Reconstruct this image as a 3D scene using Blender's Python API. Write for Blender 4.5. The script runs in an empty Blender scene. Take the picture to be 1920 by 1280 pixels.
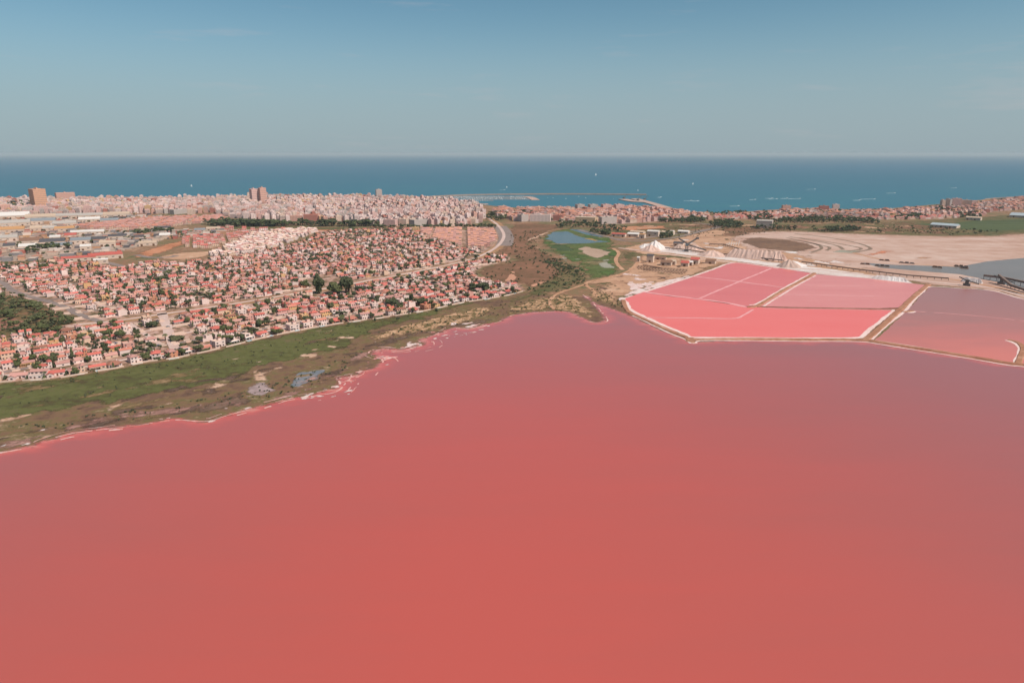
import bpy, math, random
import numpy as np
from mathutils import Vector, Matrix

random.seed(7); np.random.seed(7)
S = bpy.context.scene
COL = S.collection
R = math.radians

# ------------------------------------------------------------------ camera
H = 185.0                       # flying height above the sea
ZL = 2.0                        # land level
F = 1297.0                      # focal length in photo pixels (1920 wide)
PITCH = R(15.2)
K = H / 140.0                   # sizes below marked with K follow the flying height
cam_d = bpy.data.cameras.new('camera'); cam = bpy.data.objects.new('camera', cam_d); COL.objects.link(cam)
cam.location = (0, 0, H); cam.rotation_euler = (R(90) - PITCH, 0, 0)
cam_d.sensor_width = 36.0; cam_d.lens = 36.0 * F / 1920.0
cam_d.clip_start = 1.0; cam_d.clip_end = 200000.0
S.camera = cam

# ------------------------------------------------------------------ light
SUN_EL, SUN_AZ = 50.0, 122.0    # azimuth clockwise from +Y: behind the camera, to the right
world = bpy.data.worlds.new('World'); S.world = world; world.use_nodes = True
wn = world.node_tree; wn.nodes.clear()
w_out = wn.nodes.new('ShaderNodeOutputWorld'); w_bg = wn.nodes.new('ShaderNodeBackground')
sky = wn.nodes.new('ShaderNodeTexSky'); sky.sky_type = 'NISHITA'; sky.sun_disc = False
sky.sun_elevation = R(SUN_EL); sky.sun_rotation = R(SUN_AZ)
sky.altitude = 180; sky.air_density = 0.7; sky.dust_density = 1.0; sky.ozone_density = 1.0
tint = wn.nodes.new('ShaderNodeMix'); tint.data_type = 'RGBA'; tint.blend_type = 'MULTIPLY'; tint.inputs[0].default_value = 1.0
tint.inputs[7].default_value = (0.82, 1.075, 0.95, 1)
hsv = wn.nodes.new('ShaderNodeHueSaturation'); hsv.inputs['Saturation'].default_value = 1.0
# a few thin high clouds, stretched along the horizon
tc = wn.nodes.new('ShaderNodeTexCoord'); mp = wn.nodes.new('ShaderNodeMapping'); mp.inputs['Scale'].default_value = (4.0, 4.0, 34.0)
mp.inputs['Rotation'].default_value = (R(0), R(-3), 0)
cn = wn.nodes.new('ShaderNodeTexNoise'); cn.inputs['Scale'].default_value = 1.6; cn.inputs['Detail'].default_value = 6; cn.inputs['Roughness'].default_value = 0.6
cr = wn.nodes.new('ShaderNodeValToRGB'); cr.color_ramp.elements[0].position = 0.60; cr.color_ramp.elements[1].position = 0.86
cr.color_ramp.elements[1].color = (0.24, 0.24, 0.24, 1)
cmix = wn.nodes.new('ShaderNodeMix'); cmix.data_type = 'RGBA'; cmix.inputs[7].default_value = (6.2, 5.2, 5.2, 1)
L = wn.links.new
L(sky.outputs[0], tint.inputs[6]); L(tint.outputs[2], hsv.inputs['Color'])
L(tc.outputs['Generated'], mp.inputs[0]); L(mp.outputs[0], cn.inputs['Vector']); cx = wn.nodes.new('ShaderNodeSeparateXYZ'); L(tc.outputs['Generated'], cx.inputs[0])
cb1 = wn.nodes.new('ShaderNodeMapRange'); cb1.interpolation_type = 'SMOOTHSTEP'; cb1.inputs['From Min'].default_value = 0.36; cb1.inputs['From Max'].default_value = 0.56; cb1.inputs['To Max'].default_value = 0.17; L(cx.outputs['X'], cb1.inputs['Value'])
cb2 = wn.nodes.new('ShaderNodeMapRange'); cb2.interpolation_type = 'SMOOTHSTEP'; cb2.inputs['From Min'].default_value = 0.035; cb2.inputs['From Max'].default_value = 0.07; L(cx.outputs['Z'], cb2.inputs['Value'])
cb3 = wn.nodes.new('ShaderNodeMapRange'); cb3.interpolation_type = 'SMOOTHSTEP'; cb3.inputs['From Min'].default_value = 0.13; cb3.inputs['From Max'].default_value = 0.09; L(cx.outputs['Z'], cb3.inputs['Value'])
cm1 = wn.nodes.new('ShaderNodeMath'); cm1.operation = 'MULTIPLY'; L(cb1.outputs[0], cm1.inputs[0]); L(cb2.outputs[0], cm1.inputs[1])
cm2 = wn.nodes.new('ShaderNodeMath'); cm2.operation = 'MULTIPLY_ADD'; L(cm1.outputs[0], cm2.inputs[0]); L(cb3.outputs[0], cm2.inputs[1]); L(cn.outputs['Fac'], cm2.inputs[2])
L(cm2.outputs[0], cr.inputs[0])
sxyz = wn.nodes.new('ShaderNodeSeparateXYZ'); L(tc.outputs['Generated'], sxyz.inputs[0])
hb = wn.nodes.new('ShaderNodeMapRange'); hb.interpolation_type = 'SMOOTHERSTEP'; hb.inputs['From Min'].default_value = 0.0; hb.inputs['From Max'].default_value = 0.22
hb.inputs['To Min'].default_value = 0.86; hb.inputs['To Max'].default_value = 0.0; L(sxyz.outputs['Z'], hb.inputs['Value'])
hmix = wn.nodes.new('ShaderNodeMix'); hmix.data_type = 'RGBA'; hmix.inputs[7].default_value = (3.28, 4.05, 4.55, 1)
L(hb.outputs[0], hmix.inputs[0]); L(hsv.outputs[0], hmix.inputs[6])
L(cr.outputs[0], cmix.inputs[0]); L(hmix.outputs[2], cmix.inputs[6]); L(cmix.outputs[2], w_bg.inputs['Color'])
w_bg.inputs['Strength'].default_value = 0.10
L(w_bg.outputs[0], w_out.inputs[0])
sun_d = bpy.data.lights.new('sun', 'SUN'); sun_d.energy = 4.3; sun_d.angle = R(0.55); sun_d.color = (1.0, 0.93, 0.85)
sun = bpy.data.objects.new('sun', sun_d); COL.objects.link(sun)
_sd = Vector((math.sin(R(SUN_AZ)) * math.cos(R(SUN_EL)), math.cos(R(SUN_AZ)) * math.cos(R(SUN_EL)), math.sin(R(SUN_EL))))
sun.rotation_euler = _sd.to_track_quat('Z', 'Y').to_euler(); sun.location = (0, -200, 400)

vs = S.view_settings
S.display_settings.display_device = 'sRGB'; vs.view_transform = 'Standard'; vs.look = 'None'; vs.exposure = 0.0; vs.gamma = 1.0
vs.use_curve_mapping = False
S.render.engine = 'CYCLES'
cy = S.cycles
cy.max_bounces = 5; cy.diffuse_bounces = 2; cy.glossy_bounces = 2; cy.transparent_max_bounces = 12
cy.use_denoising = True; cy.denoiser = 'OPENIMAGEDENOISE'; cy.denoising_input_passes = 'RGB_ALBEDO_NORMAL'
S.render.film_transparent = False

# ------------------------------------------------------------------ photo pixel -> point on the ground
cp, sp = math.cos(PITCH), math.sin(PITCH)
def ray(u, v):
    a, b = (u - 960) / F, (640 - v) / F
    return np.array([a, cp + b * sp, -sp + b * cp])
def G(u, v, z=ZL):
    d = ray(u, v); k = (z - H) / d[2]
    return (d[0] * k, d[1] * k)
def GP(pts, z=ZL): return [G(u, v, z) for u, v in pts]
def to_px(x, y, z=ZL):
    dz = z - H; dep = y * cp - dz * sp; up = y * sp + dz * cp
    return 960 + F * x / dep, 640 - F * up / dep
def height_at(x, y, v):          # height of the point above (x,y) seen at photo row v
    r = ray(960, v); return H + r[2] / r[1] * y
def in_frame(x, y, m=15):
    u, v = to_px(x, y); return y > 50 and -m < u < 1920 + m and v < 1300

# ------------------------------------------------------------------ noise
def _h(ix, iy, s):
    h = (ix.astype(np.int64) * 374761393 + iy.astype(np.int64) * 668265263 + s * 1274126177) & 0xffffffff
    h = ((h ^ (h >> 13)) * 1274126177) & 0xffffffff
    return ((h ^ (h >> 16)) & 0xffffff) / float(0xffffff)
def vnoise(x, y, s=0):
    x0 = np.floor(x); y0 = np.floor(y); fx = x - x0; fy = y - y0
    fx = fx * fx * (3 - 2 * fx); fy = fy * fy * (3 - 2 * fy)
    a = _h(x0, y0, s); b = _h(x0 + 1, y0, s); c = _h(x0, y0 + 1, s); d = _h(x0 + 1, y0 + 1, s)
    return (a * (1 - fx) + b * fx) * (1 - fy) + (c * (1 - fx) + d * fx) * fy
def fbm(x, y, s=0, o=4):
    r = 0; amp = 0.5; t = 0
    for i in range(o):
        r = r + amp * vnoise(x, y, s + i * 17); t += amp; amp *= 0.55; x = x * 2.03 + 3.7; y = y * 2.03 + 1.3
    return r / t * 2 - 1
def sdf(px, py, poly):           # positive inside
    P = np.array(poly, float); n = len(P)
    d = np.full(px.shape, 1e18); ins = np.zeros(px.shape, bool)
    for i in range(n):
        ax, ay = P[i]; bx, by = P[(i + 1) % n]
        ex, ey = bx - ax, by - ay; wx, wy = px - ax, py - ay
        t = np.clip((wx * ex + wy * ey) / max(ex * ex + ey * ey, 1e-9), 0, 1)
        d = np.minimum(d, (wx - ex * t) ** 2 + (wy - ey * t) ** 2)
        c = ((ay > py) != (by > py)) & (px < (bx - ax) * (py - ay) / ((by - ay) if by != ay else 1e-9) + ax)
        ins ^= c
    d = np.sqrt(d)
    return np.where(ins, d, -d)
def sd1(x, y, poly): return float(sdf(np.array([x]), np.array([y]), poly)[0])
def line_dist(px, py, pts):
    d = np.full(px.shape, 1e18)
    for (ax, ay), (bx, by) in zip(pts[:-1], pts[1:]):
        ex, ey = bx - ax, by - ay; wx, wy = px - ax, py - ay
        t = np.clip((wx * ex + wy * ey) / max(ex * ex + ey * ey, 1e-9), 0, 1)
        d = np.minimum(d, (wx - ex * t) ** 2 + (wy - ey * t) ** 2)
    return np.sqrt(d)

# ------------------------------------------------------------------ labels
NUM = {1: 'first', 2: 'second', 3: 'third', 4: 'fourth', 5: 'fifth', 6: 'sixth', 7: 'seventh', 8: 'eighth', 9: 'ninth', 10: 'tenth', 11: 'eleventh', 12: 'twelfth', 13: 'thirteenth', 14: 'fourteenth', 15: 'fifteenth', 16: 'sixteenth', 17: 'seventeenth', 18: 'eighteenth', 19: 'nineteenth', 20: 'twentieth'}
TENS = {2: 'twenty', 3: 'thirty', 4: 'forty', 5: 'fifty', 6: 'sixty', 7: 'seventy', 8: 'eighty', 9: 'ninety'}
def nth(n):
    if n in NUM: return NUM[n]
    if n >= 100: return str(n) + 'th'
    t, o = divmod(n, 10)
    return TENS[t] + '-' + NUM[o] if o else TENS[t][:-1] + 'ieth'
def tag(o, label=None, cat=None, group=None, kind=None):
    if label: o['label'] = label
    if cat: o['category'] = cat
    if group: o['group'] = group
    if kind: o['kind'] = kind
    return o

# ------------------------------------------------------------------ materials
def lin(c):
    c = c / 255.0
    return c / 12.92 if c <= 0.04045 else ((c + 0.055) / 1.055) ** 2.4
EXPO = 1.12
def A(r, g, b):                  # base colour for a sunlit level surface seen as this sRGB colour
    return (min(lin(r) / EXPO, .86), min(lin(g) / EXPO, .86), min(lin(b) / EXPO, .86), 1)
def new_mat(name, rough=0.9, spec=0.15):
    m = bpy.data.materials.new(name); m.use_nodes = True
    b = m.node_tree.nodes['Principled BSDF']; b.inputs['Roughness'].default_value = rough; b.inputs['Specular IOR Level'].default_value = spec
    return m, m.node_tree, b
def nz(nt, scale, detail=5, rough=0.55, stretch=None, rot=0, seed=0.0):
    g = nt.nodes.new('ShaderNodeNewGeometry'); n = nt.nodes.new('ShaderNodeTexNoise')
    n.inputs['Scale'].default_value = scale; n.inputs['Detail'].default_value = detail; n.inputs['Roughness'].default_value = rough
    mpn = nt.nodes.new('ShaderNodeMapping'); mpn.inputs['Location'].default_value = (seed, seed * 1.7, 0)
    mpn.inputs['Rotation'].default_value = (0, 0, rot)
    if stretch: mpn.inputs['Scale'].default_value = stretch
    nt.links.new(g.outputs['Position'], mpn.inputs[0]); nt.links.new(mpn.outputs[0], n.inputs['Vector'])
    return n.outputs['Fac']
def mth(nt, op, a, b, c=None):
    n = nt.nodes.new('ShaderNodeMath'); n.operation = op
    for i, q in enumerate((a, b, c)):
        if q is None: continue
        if isinstance(q, (int, float)): n.inputs[i].default_value = q
        else: nt.links.new(q, n.inputs[i])
    return n.outputs[0]
def ramp(nt, fac, stops):
    r = nt.nodes.new('ShaderNodeValToRGB'); e = r.color_ramp.elements
    while len(e) < len(stops): e.new(0.5)
    for k, (p, c) in enumerate(stops):
        e[k].position = p; e[k].color = c
    nt.links.new(fac, r.inputs[0]); return r.outputs[0]
def mixc(nt, fac, a, b, mode='MIX'):
    n = nt.nodes.new('ShaderNodeMix'); n.data_type = 'RGBA'; n.blend_type = mode
    for i, q in ((0, fac), (6, a), (7, b)):
        if isinstance(q, (int, float)): n.inputs[i].default_value = q
        elif isinstance(q, tuple): n.inputs[i].default_value = q
        else: nt.links.new(q, n.inputs[i])
    return n.outputs[2]
def ground_mat(name, stops, s1, s2, w=0.5, bump=0.0, rough=0.95, stretch=None, rot=0, seed=0.0, extra=None, fade=0.0):
    s1 /= K; s2 /= K; m, nt, b = new_mat(name, rough, 0.08)
    f = mth(nt, 'ADD', mth(nt, 'MULTIPLY', nz(nt, s1, 6, .6, stretch, rot, seed), 1 - w), mth(nt, 'MULTIPLY', nz(nt, s2, 6, .65, None, 0, seed + 3), w))
    f = mth(nt, 'MULTIPLY_ADD', mth(nt, 'SUBTRACT', f, 0.5), 2.4, 0.5)
    c = ramp(nt, f, stops)
    if extra: c = extra(nt, c)
    nt.links.new(c, b.inputs['Base Color'])
    if fade:
        at = nt.nodes.new('ShaderNodeAttribute'); at.attribute_name = 'sd'
        q = mth(nt, 'ADD', mth(nt, 'DIVIDE', at.outputs['Fac'], fade * K), mth(nt, 'MULTIPLY', mth(nt, 'SUBTRACT', nz(nt, .09 / K, 7, .68, None, 0, seed + 7), .62), 3.2))
        q = mth(nt, 'MINIMUM', mth(nt, 'MAXIMUM', mth(nt, 'MULTIPLY', q, 2.2), 0.0), 1.0); nt.links.new(q, b.inputs['Alpha'])
    if bump:
        bn = nt.nodes.new('ShaderNodeBump'); bn.inputs['Strength'].default_value = 0.7; bn.inputs['Distance'].default_value = bump
        nt.links.new(nz(nt, s2 * 2, 4), bn.inputs['Height']); nt.links.new(bn.outputs[0], b.inputs['Normal'])
    return m
def plain(name, c, rough=0.85, spec=0.2, var=0.12, scale=0.6):
    m, nt, b = new_mat(name, rough, spec)
    oi = nt.nodes.new('ShaderNodeObjectInfo')
    v = mth(nt, 'MULTIPLY_ADD', oi.outputs['Random'], var, 1 - var * .6)
    v2 = mth(nt, 'MULTIPLY_ADD', nz(nt, scale, 4), var, 1 - var * .5)
    k = nt.nodes.new('ShaderNodeCombineColor')
    vv = mth(nt, 'MULTIPLY', v, v2)
    for i in range(3): nt.links.new(vv, k.inputs[i])
    nt.links.new(mixc(nt, 1.0, c, k.outputs[0], 'MULTIPLY'), b.inputs['Base Color'])
    return m
def attr_mat(name, rough=0.88, scale=0.5, var=0.25):
    m, nt, b = new_mat(name, rough, 0.15)
    a = nt.nodes.new('ShaderNodeAttribute'); a.attribute_name = 'col'
    v = mth(nt, 'MULTIPLY_ADD', nz(nt, scale, 4), var, 1 - var * .5)
    k = nt.nodes.new('ShaderNodeCombineColor')
    for i in range(3): nt.links.new(v, k.inputs[i])
    nt.links.new(mixc(nt, 1.0, a.outputs['Color'], k.outputs[0], 'MULTIPLY'), b.inputs['Base Color'])
    return m
def foliage(name, c1, c2):
    m, nt, b = new_mat(name, 0.8, 0.12)
    oi = nt.nodes.new('ShaderNodeObjectInfo')
    f = mth(nt, 'MULTIPLY_ADD', nz(nt, 0.35, 4), 0.9, mth(nt, 'MULTIPLY', oi.outputs['Random'], 0.5))
    nt.links.new(ramp(nt, f, [(0.25, c1), (0.85, c2)]), b.inputs['Base Color'])
    return m

# ------------------------------------------------------------------ mesh helpers
class MB:
    def __init__(s): s.v = []; s.f = []; s.g = []
    def poly(s, pts, g='x'):
        i = len(s.v); s.v += [tuple(p) for p in pts]; s.f.append(list(range(i, i + len(pts)))); s.g.append(g)
    def box(s, x0, x1, y0, y1, z0, z1, g='x', bottom=False):
        a, b, c, d = (x0, y0, z0), (x1, y0, z0), (x1, y1, z0), (x0, y1, z0)
        e, f, h, k = (x0, y0, z1), (x1, y0, z1), (x1, y1, z1), (x0, y1, z1)
        for q in ((a, b, f, e), (b, c, h, f), (c, d, k, h), (d, a, e, k), (e, f, h, k)): s.poly(q, g)
        if bottom: s.poly((d, c, b, a), g)
    def hip(s, x0, x1, y0, y1, z0, h, g='roof', t=0.18):
        s.box(x0, x1, y0, y1, z0, z0 + t, g, True); z0 += t + .003
        w, d = x1 - x0, y1 - y0
        if w >= d: r0, r1 = (x0 + d / 2, (y0 + y1) / 2, z0 + h), (x1 - d / 2, (y0 + y1) / 2, z0 + h)
        else: r0, r1 = ((x0 + x1) / 2, y0 + w / 2, z0 + h), ((x0 + x1) / 2, y1 - w / 2, z0 + h)
        a, b, c, e = (x0, y0, z0), (x1, y0, z0), (x1, y1, z0), (x0, y1, z0)
        if w >= d:
            s.poly((a, b, r1, r0), g); s.poly((b, c, r1), g); s.poly((c, e, r0, r1), g); s.poly((e, a, r0), g)
        else:
            s.poly((a, b, r0), g); s.poly((b, c, r1, r0), g); s.poly((c, e, r1), g); s.poly((e, a, r0, r1), g)
    def gable(s, x0, x1, y0, y1, z0, h, g='roof', gw='wall', alongx=True, t=0.16):
        o = 0.35
        if alongx:
            ym = (y0 + y1) / 2
            for z, up in ((z0, 0), (z0 + t, 1)):
                A0, A1, M0, M1, B0, B1 = (x0, y0 - o, z), (x1, y0 - o, z), (x0, ym, z + h), (x1, ym, z + h), (x0, y1 + o, z), (x1, y1 + o, z)
                s.poly((A0, A1, M1, M0), g); s.poly((M0, M1, B1, B0), g)
            s.poly((A0, (x0, y0 - o, z0), (x1, y0 - o, z0), A1), g); s.poly((B1, (x1, y1 + o, z0), (x0, y1 + o, z0), B0), g)
            for x in (x0 + .3, x1 - .3): s.poly(((x, y0, z0), (x, y1, z0), (x, ym, z0 + h)), gw)
        else:
            xm = (x0 + x1) / 2
            for z in (z0, z0 + t):
                A0, A1, M0, M1, B0, B1 = (x0 - o, y0, z), (x0 - o, y1, z), (xm, y0, z + h), (xm, y1, z + h), (x1 + o, y0, z), (x1 + o, y1, z)
                s.poly((A1, A0, M0, M1), g); s.poly((M1, M0, B0, B1), g)
            for y in (y0 + .3, y1 - .3): s.poly(((x0, y, z0), (x1, y, z0), (xm, y, z0 + h)), gw)
    def parapet(s, x0, x1, y0, y1, z, h=.9, t=.25, g='wall'):
        s.box(x0, x1, y0, y0 + t, z, z + h, g); s.box(x0, x1, y1 - t, y1, z, z + h, g)
        s.box(x0, x0 + t, y0 + t, y1 - t, z, z + h, g); s.box(x1 - t, x1, y0 + t, y1 - t, z, z + h, g)
    def bar(s, a, b, w, g='x'):
        a, b = Vector(a), Vector(b); d = (b - a).normalized(); u = d.cross(Vector((0, 0, 1)))
        if u.length < 1e-3: u = Vector((1, 0, 0))
        u = u.normalized() * w / 2; v = d.cross(u).normalized() * w / 2
        p = [a + u + v, a - u + v, a - u - v, a + u - v]; q = [k + (b - a) for k in p]
        for i in range(4): s.poly((p[i], p[(i + 1) % 4], q[(i + 1) % 4], q[i]), g)
        s.poly(p[::-1], g); s.poly(q, g)
    def cyl(s, x, y, z0, z1, r0, r1, n=8, g='x', cap=True):
        for i in range(n):
            a, b = 2 * math.pi * i / n, 2 * math.pi * (i + 1) / n
            s.poly(((x + r0 * math.cos(a), y + r0 * math.sin(a), z0), (x + r0 * math.cos(b), y + r0 * math.sin(b), z0), (x + r1 * math.cos(b), y + r1 * math.sin(b), z1), (x + r1 * math.cos(a), y + r1 * math.sin(a), z1)), g)
        if cap and r1 > 0: s.poly([(x + r1 * math.cos(2 * math.pi * i / n), y + r1 * math.sin(2 * math.pi * i / n), z1) for i in range(n)], g)
    def sub(s, groups):
        m = MB()
        for f, g in zip(s.f, s.g):
            if g in groups: m.poly([s.v[i] for i in f], g)
        return m
    def groups(s):
        o = []
        for g in s.g:
            if g not in o: o.append(g)
        return o
    def mesh(s, name, mat=None):
        me = bpy.data.meshes.new(name); me.from_pydata(s.v, [], s.f); me.update()
        me.materials.append(mat); return me
    def tris(s):                 # unshared triangles: verts, group name per vertex
        V = []; g = []
        for f, gg in zip(s.f, s.g):
            for k in range(1, len(f) - 1):
                V += [s.v[f[0]], s.v[f[k]], s.v[f[k + 1]]]; g += [gg] * 3
        return np.array(V, np.float32).reshape(-1, 3), g

def obj(name, me, parent=None, loc=None, rz=0.0, mat=None):
    o = bpy.data.objects.new(name, me); COL.objects.link(o)
    if parent: o.parent = parent
    if loc is not None: o.location = loc
    if rz: o.rotation_euler = (0, 0, rz)
    if mat is not None: setmat(o, mat)
    return o
def setmat(o, mat):
    sl = o.material_slots[0]; sl.link = 'OBJECT'; sl.material = mat
def empty(name, loc, rz=0.0):
    o = bpy.data.objects.new(name, None); COL.objects.link(o); o.location = loc; o.rotation_euler = (0, 0, rz)
    o.empty_display_size = 1; return o
def tri_mesh(name, V, C, mat):   # big unshared-triangle mesh with colours per vertex
    me = bpy.data.meshes.new(name); n = len(V)
    me.vertices.add(n); me.vertices.foreach_set('co', V.astype(np.float32).ravel())
    me.loops.add(n); me.loops.foreach_set('vertex_index', np.arange(n, dtype=np.int32))
    me.polygons.add(n // 3); me.polygons.foreach_set('loop_start', np.arange(0, n, 3, dtype=np.int32))
    me.update(calc_edges=True)
    if C is not None:
        a = me.attributes.new('col', 'FLOAT_COLOR', 'POINT'); a.data.foreach_set('color', np.concatenate([C, np.ones((n, 1))], 1).astype(np.float32).ravel())
    me.materials.append(mat); return me
class Mass:                      # many copies of templates joined into one stuff object
    def __init__(s): s.V = []; s.C = []
    def add(s, tpl, loc, rz, sc, cols):
        V, g = tpl; c, q = math.cos(rz), math.sin(rz)
        sx, sy, sz = sc if isinstance(sc, tuple) else (sc, sc, sc)
        W = np.empty_like(V); x = V[:, 0] * sx; y = V[:, 1] * sy
        W[:, 0] = x * c - y * q + loc[0]; W[:, 1] = x * q + y * c + loc[1]; W[:, 2] = V[:, 2] * sz + loc[2]
        s.V.append(W); lut = cols
        s.C.append(np.array([lut.get(k, lut.get('*', (.5, .5, .5, 1)))[:3] for k in g], np.float32))
    def build(s, name, mat):
        if not s.V: return None
        return obj(name, tri_mesh(name, np.concatenate(s.V), np.concatenate(s.C), mat))

ZC = 0; SHORE = R(40)
def zone(name, poly, z, mat, cell=4.0, amp=5.0, scale=25.0, kind='structure', seed=0, maxsd=60.0, block=16, label=None, cat=None, minus=(), thr=None):
    """a flat sheet with a naturally ragged outline; attribute sd = metres in from its edge"""
    global ZC
    ZC += 1; z += .0008 * (ZC % 12); cell *= K; amp *= K; scale *= K; thr = (thr[0] * K, *thr[1:]) if thr else None
    P = np.array(poly); x0, y0 = P.min(0) - amp - cell; x1, y1 = P.max(0) + amp + cell
    nx = int((x1 - x0) / cell / block + 1) * block; ny = int((y1 - y0) / cell / block + 1) * block
    X, Y = np.meshgrid(x0 + cell * np.arange(nx + 1), y0 + cell * np.arange(ny + 1))
    f = sdf(X, Y, poly)
    for q, gr in minus: f = np.minimum(f, -sdf(X, Y, q) - gr)
    if thr is not None:          # break the sheet up into patches
        ca, sa, st_ = (math.cos(SHORE), math.sin(SHORE), 3.2) if len(thr) > 2 else (1, 0, 1)
        f = np.minimum(f, (fbm((X * ca + Y * sa) / thr[0] / st_, (Y * ca - X * sa) / thr[0], seed + 90, 5) - thr[1]) * thr[0])
    if amp: f = f + amp * fbm(X / scale, Y / scale, seed, 5)
    ins = f > 0
    full = ins[:-1, :-1] & ins[1:, :-1] & ins[:-1, 1:] & ins[1:, 1:]
    part = (ins[:-1, :-1] | ins[1:, :-1] | ins[:-1, 1:] | ins[1:, 1:]) & ~full
    W = nx + 1; polys = []
    fb = f[:-1, :-1].reshape(ny // block, block, nx // block, block).min((1, 3))
    allfull = full.reshape(ny // block, block, nx // block, block).all((1, 3)) & (fb > maxsd)
    for by, bx in zip(*np.nonzero(allfull)):
        r, c = by * block, bx * block; full[r:r + block, c:c + block] = False
        polys.append((r * W + c, r * W + c + block, (r + block) * W + c + block, (r + block) * W + c))
    rr, cc = np.nonzero(full); b = rr * W + cc
    polys += list(map(tuple, np.stack([b, b + 1, b + W + 1, b + W], 1).tolist()))
    ev = []; es = []; n0 = W * (ny + 1)
    for r, c in zip(*np.nonzero(part)):
        k = [(r, c), (r, c + 1), (r + 1, c + 1), (r + 1, c)]; q = []
        for i in range(4):
            a, d = k[i], k[(i + 1) % 4]; fa, fd = f[a], f[d]
            if fa > 0: q.append(a[0] * W + a[1])
            if (fa > 0) != (fd > 0):
                t = fa / (fa - fd); ev.append((X[a] + (X[d] - X[a]) * t, Y[a] + (Y[d] - Y[a]) * t)); es.append(0.0); q.append(n0 + len(ev) - 1)
        if len(q) >= 3: polys.append(tuple(q))
    if not polys: return None
    used = np.unique(np.concatenate([np.array(p) for p in polys])); remap = np.full(n0 + len(ev), -1, np.int64); remap[used] = np.arange(len(used))
    vx = np.concatenate([X.ravel(), [e[0] for e in ev]]); vy = np.concatenate([Y.ravel(), [e[1] for e in ev]]); vs_ = np.concatenate([f.ravel(), es])
    me = bpy.data.meshes.new(name)
    me.from_pydata(np.stack([vx[used], vy[used], np.full(len(used), z)], 1).tolist(), [], [[int(remap[i]) for i in p] for p in polys]); me.update()
    a = me.attributes.new('sd', 'FLOAT', 'POINT'); a.data.foreach_set('value', np.clip(vs_[used], 0, maxsd).astype(np.float32))
    me.materials.append(mat)
    o = obj(name, me); o['kind'] = kind
    if label: o['label'] = label
    return o

def smooth(pts, step=6.0):
    P = [np.array(p, float) for p in pts]; P = [2 * P[0] - P[1]] + P + [2 * P[-1] - P[-2]]; out = []
    for i in range(1, len(P) - 2):
        n = max(2, int(np.linalg.norm(P[i + 1] - P[i]) / step))
        for k in range(n):
            t = k / n; a, b, c, d = P[i - 1], P[i], P[i + 1], P[i + 2]
            out.append(0.5 * (2 * b + (c - a) * t + (2 * a - 5 * b + 4 * c - d) * t * t + (3 * b - a - 3 * c + d) * t ** 3))
    out.append(P[-2]); return out
def frames(pts):
    P = np.array(pts); T = np.gradient(P, axis=0); T /= np.linalg.norm(T, axis=1)[:, None] + 1e-9
    return P, np.stack([-T[:, 1], T[:, 0]], 1)
def ribbon(name, pts, width, z, mat, jit=0.15, step=6.0, kind='structure', sm=True, nscale=9.0, off=0.0, gap=None, seed=0, label=None, k=None):
    k = K if k is None else k; width *= k; off *= k; nscale *= k
    P, N = frames(smooth(pts, step) if sm else pts); s = np.concatenate([[0], np.cumsum(np.linalg.norm(np.diff(P, axis=0), axis=1))])
    wl = width / 2 * (1 + jit * 2 * fbm(s / nscale, s * 0 + 3.1, seed + 5)); wr = width / 2 * (1 + jit * 2 * fbm(s / nscale, s * 0 + 9.7, seed + 8))
    o2 = off + max(jit * width * .4, .5 * abs(off) * (jit > .9)) * fbm(s / nscale / 2, s * 0 + 5.5, seed + 2)
    m = MB(); A_ = P + N * (o2 + wl)[:, None]; B_ = P + N * (o2 - wr)[:, None]
    br = fbm(s / 14.0, s * 0 + 1.2, seed + 31)
    for i in range(len(P) - 1):
        if gap is not None and br[i] < gap: continue
        m.poly(((*B_[i], z), (*B_[i + 1], z), (*A_[i + 1], z), (*A_[i], z)))
    o = obj(name, m.mesh(name, mat)); o['kind'] = kind
    if label: o['label'] = label
    return o
def dike(name, pts, base, top, h, mat, z=ZL + .2, step=5.0):
    base *= K; top *= K
    P, N = frames(smooth(pts, step)); s = np.concatenate([[0], np.cumsum(np.linalg.norm(np.diff(P, axis=0), axis=1))])
    j = 1 + .22 * fbm(s / 8.0, s * 0 + 2.2, 3); hh = h * (1 + .3 * fbm(s / 6.0, s * 0 + 7.2, 4))
    m = MB(); rows = [(base / 2, 0), (top / 2, 1), (-top / 2, 1), (-base / 2, 0)]
    for i in range(len(P) - 1):
        for (a, ha), (b, hb) in zip(rows[:-1], rows[1:]):
            q = []
            for (k, w, g) in ((i, a, ha), (i, b, hb), (i + 1, b, hb), (i + 1, a, ha)):
                p = P[k] + N[k] * w * j[k]; q.append((p[0], p[1], z - .25 + g * (hh[k] + .25)))
            m.poly(q)
    for k, rev in ((0, 1), (len(P) - 1, 0)):
        q = [(*(P[k] + N[k] * w * j[k]), z - .25 + g * (hh[k] + .25)) for w, g in rows]; m.poly(q[::-1] if rev else q)
    o = obj(name, m.mesh(name, mat)); o['kind'] = 'structure'; return o

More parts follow.
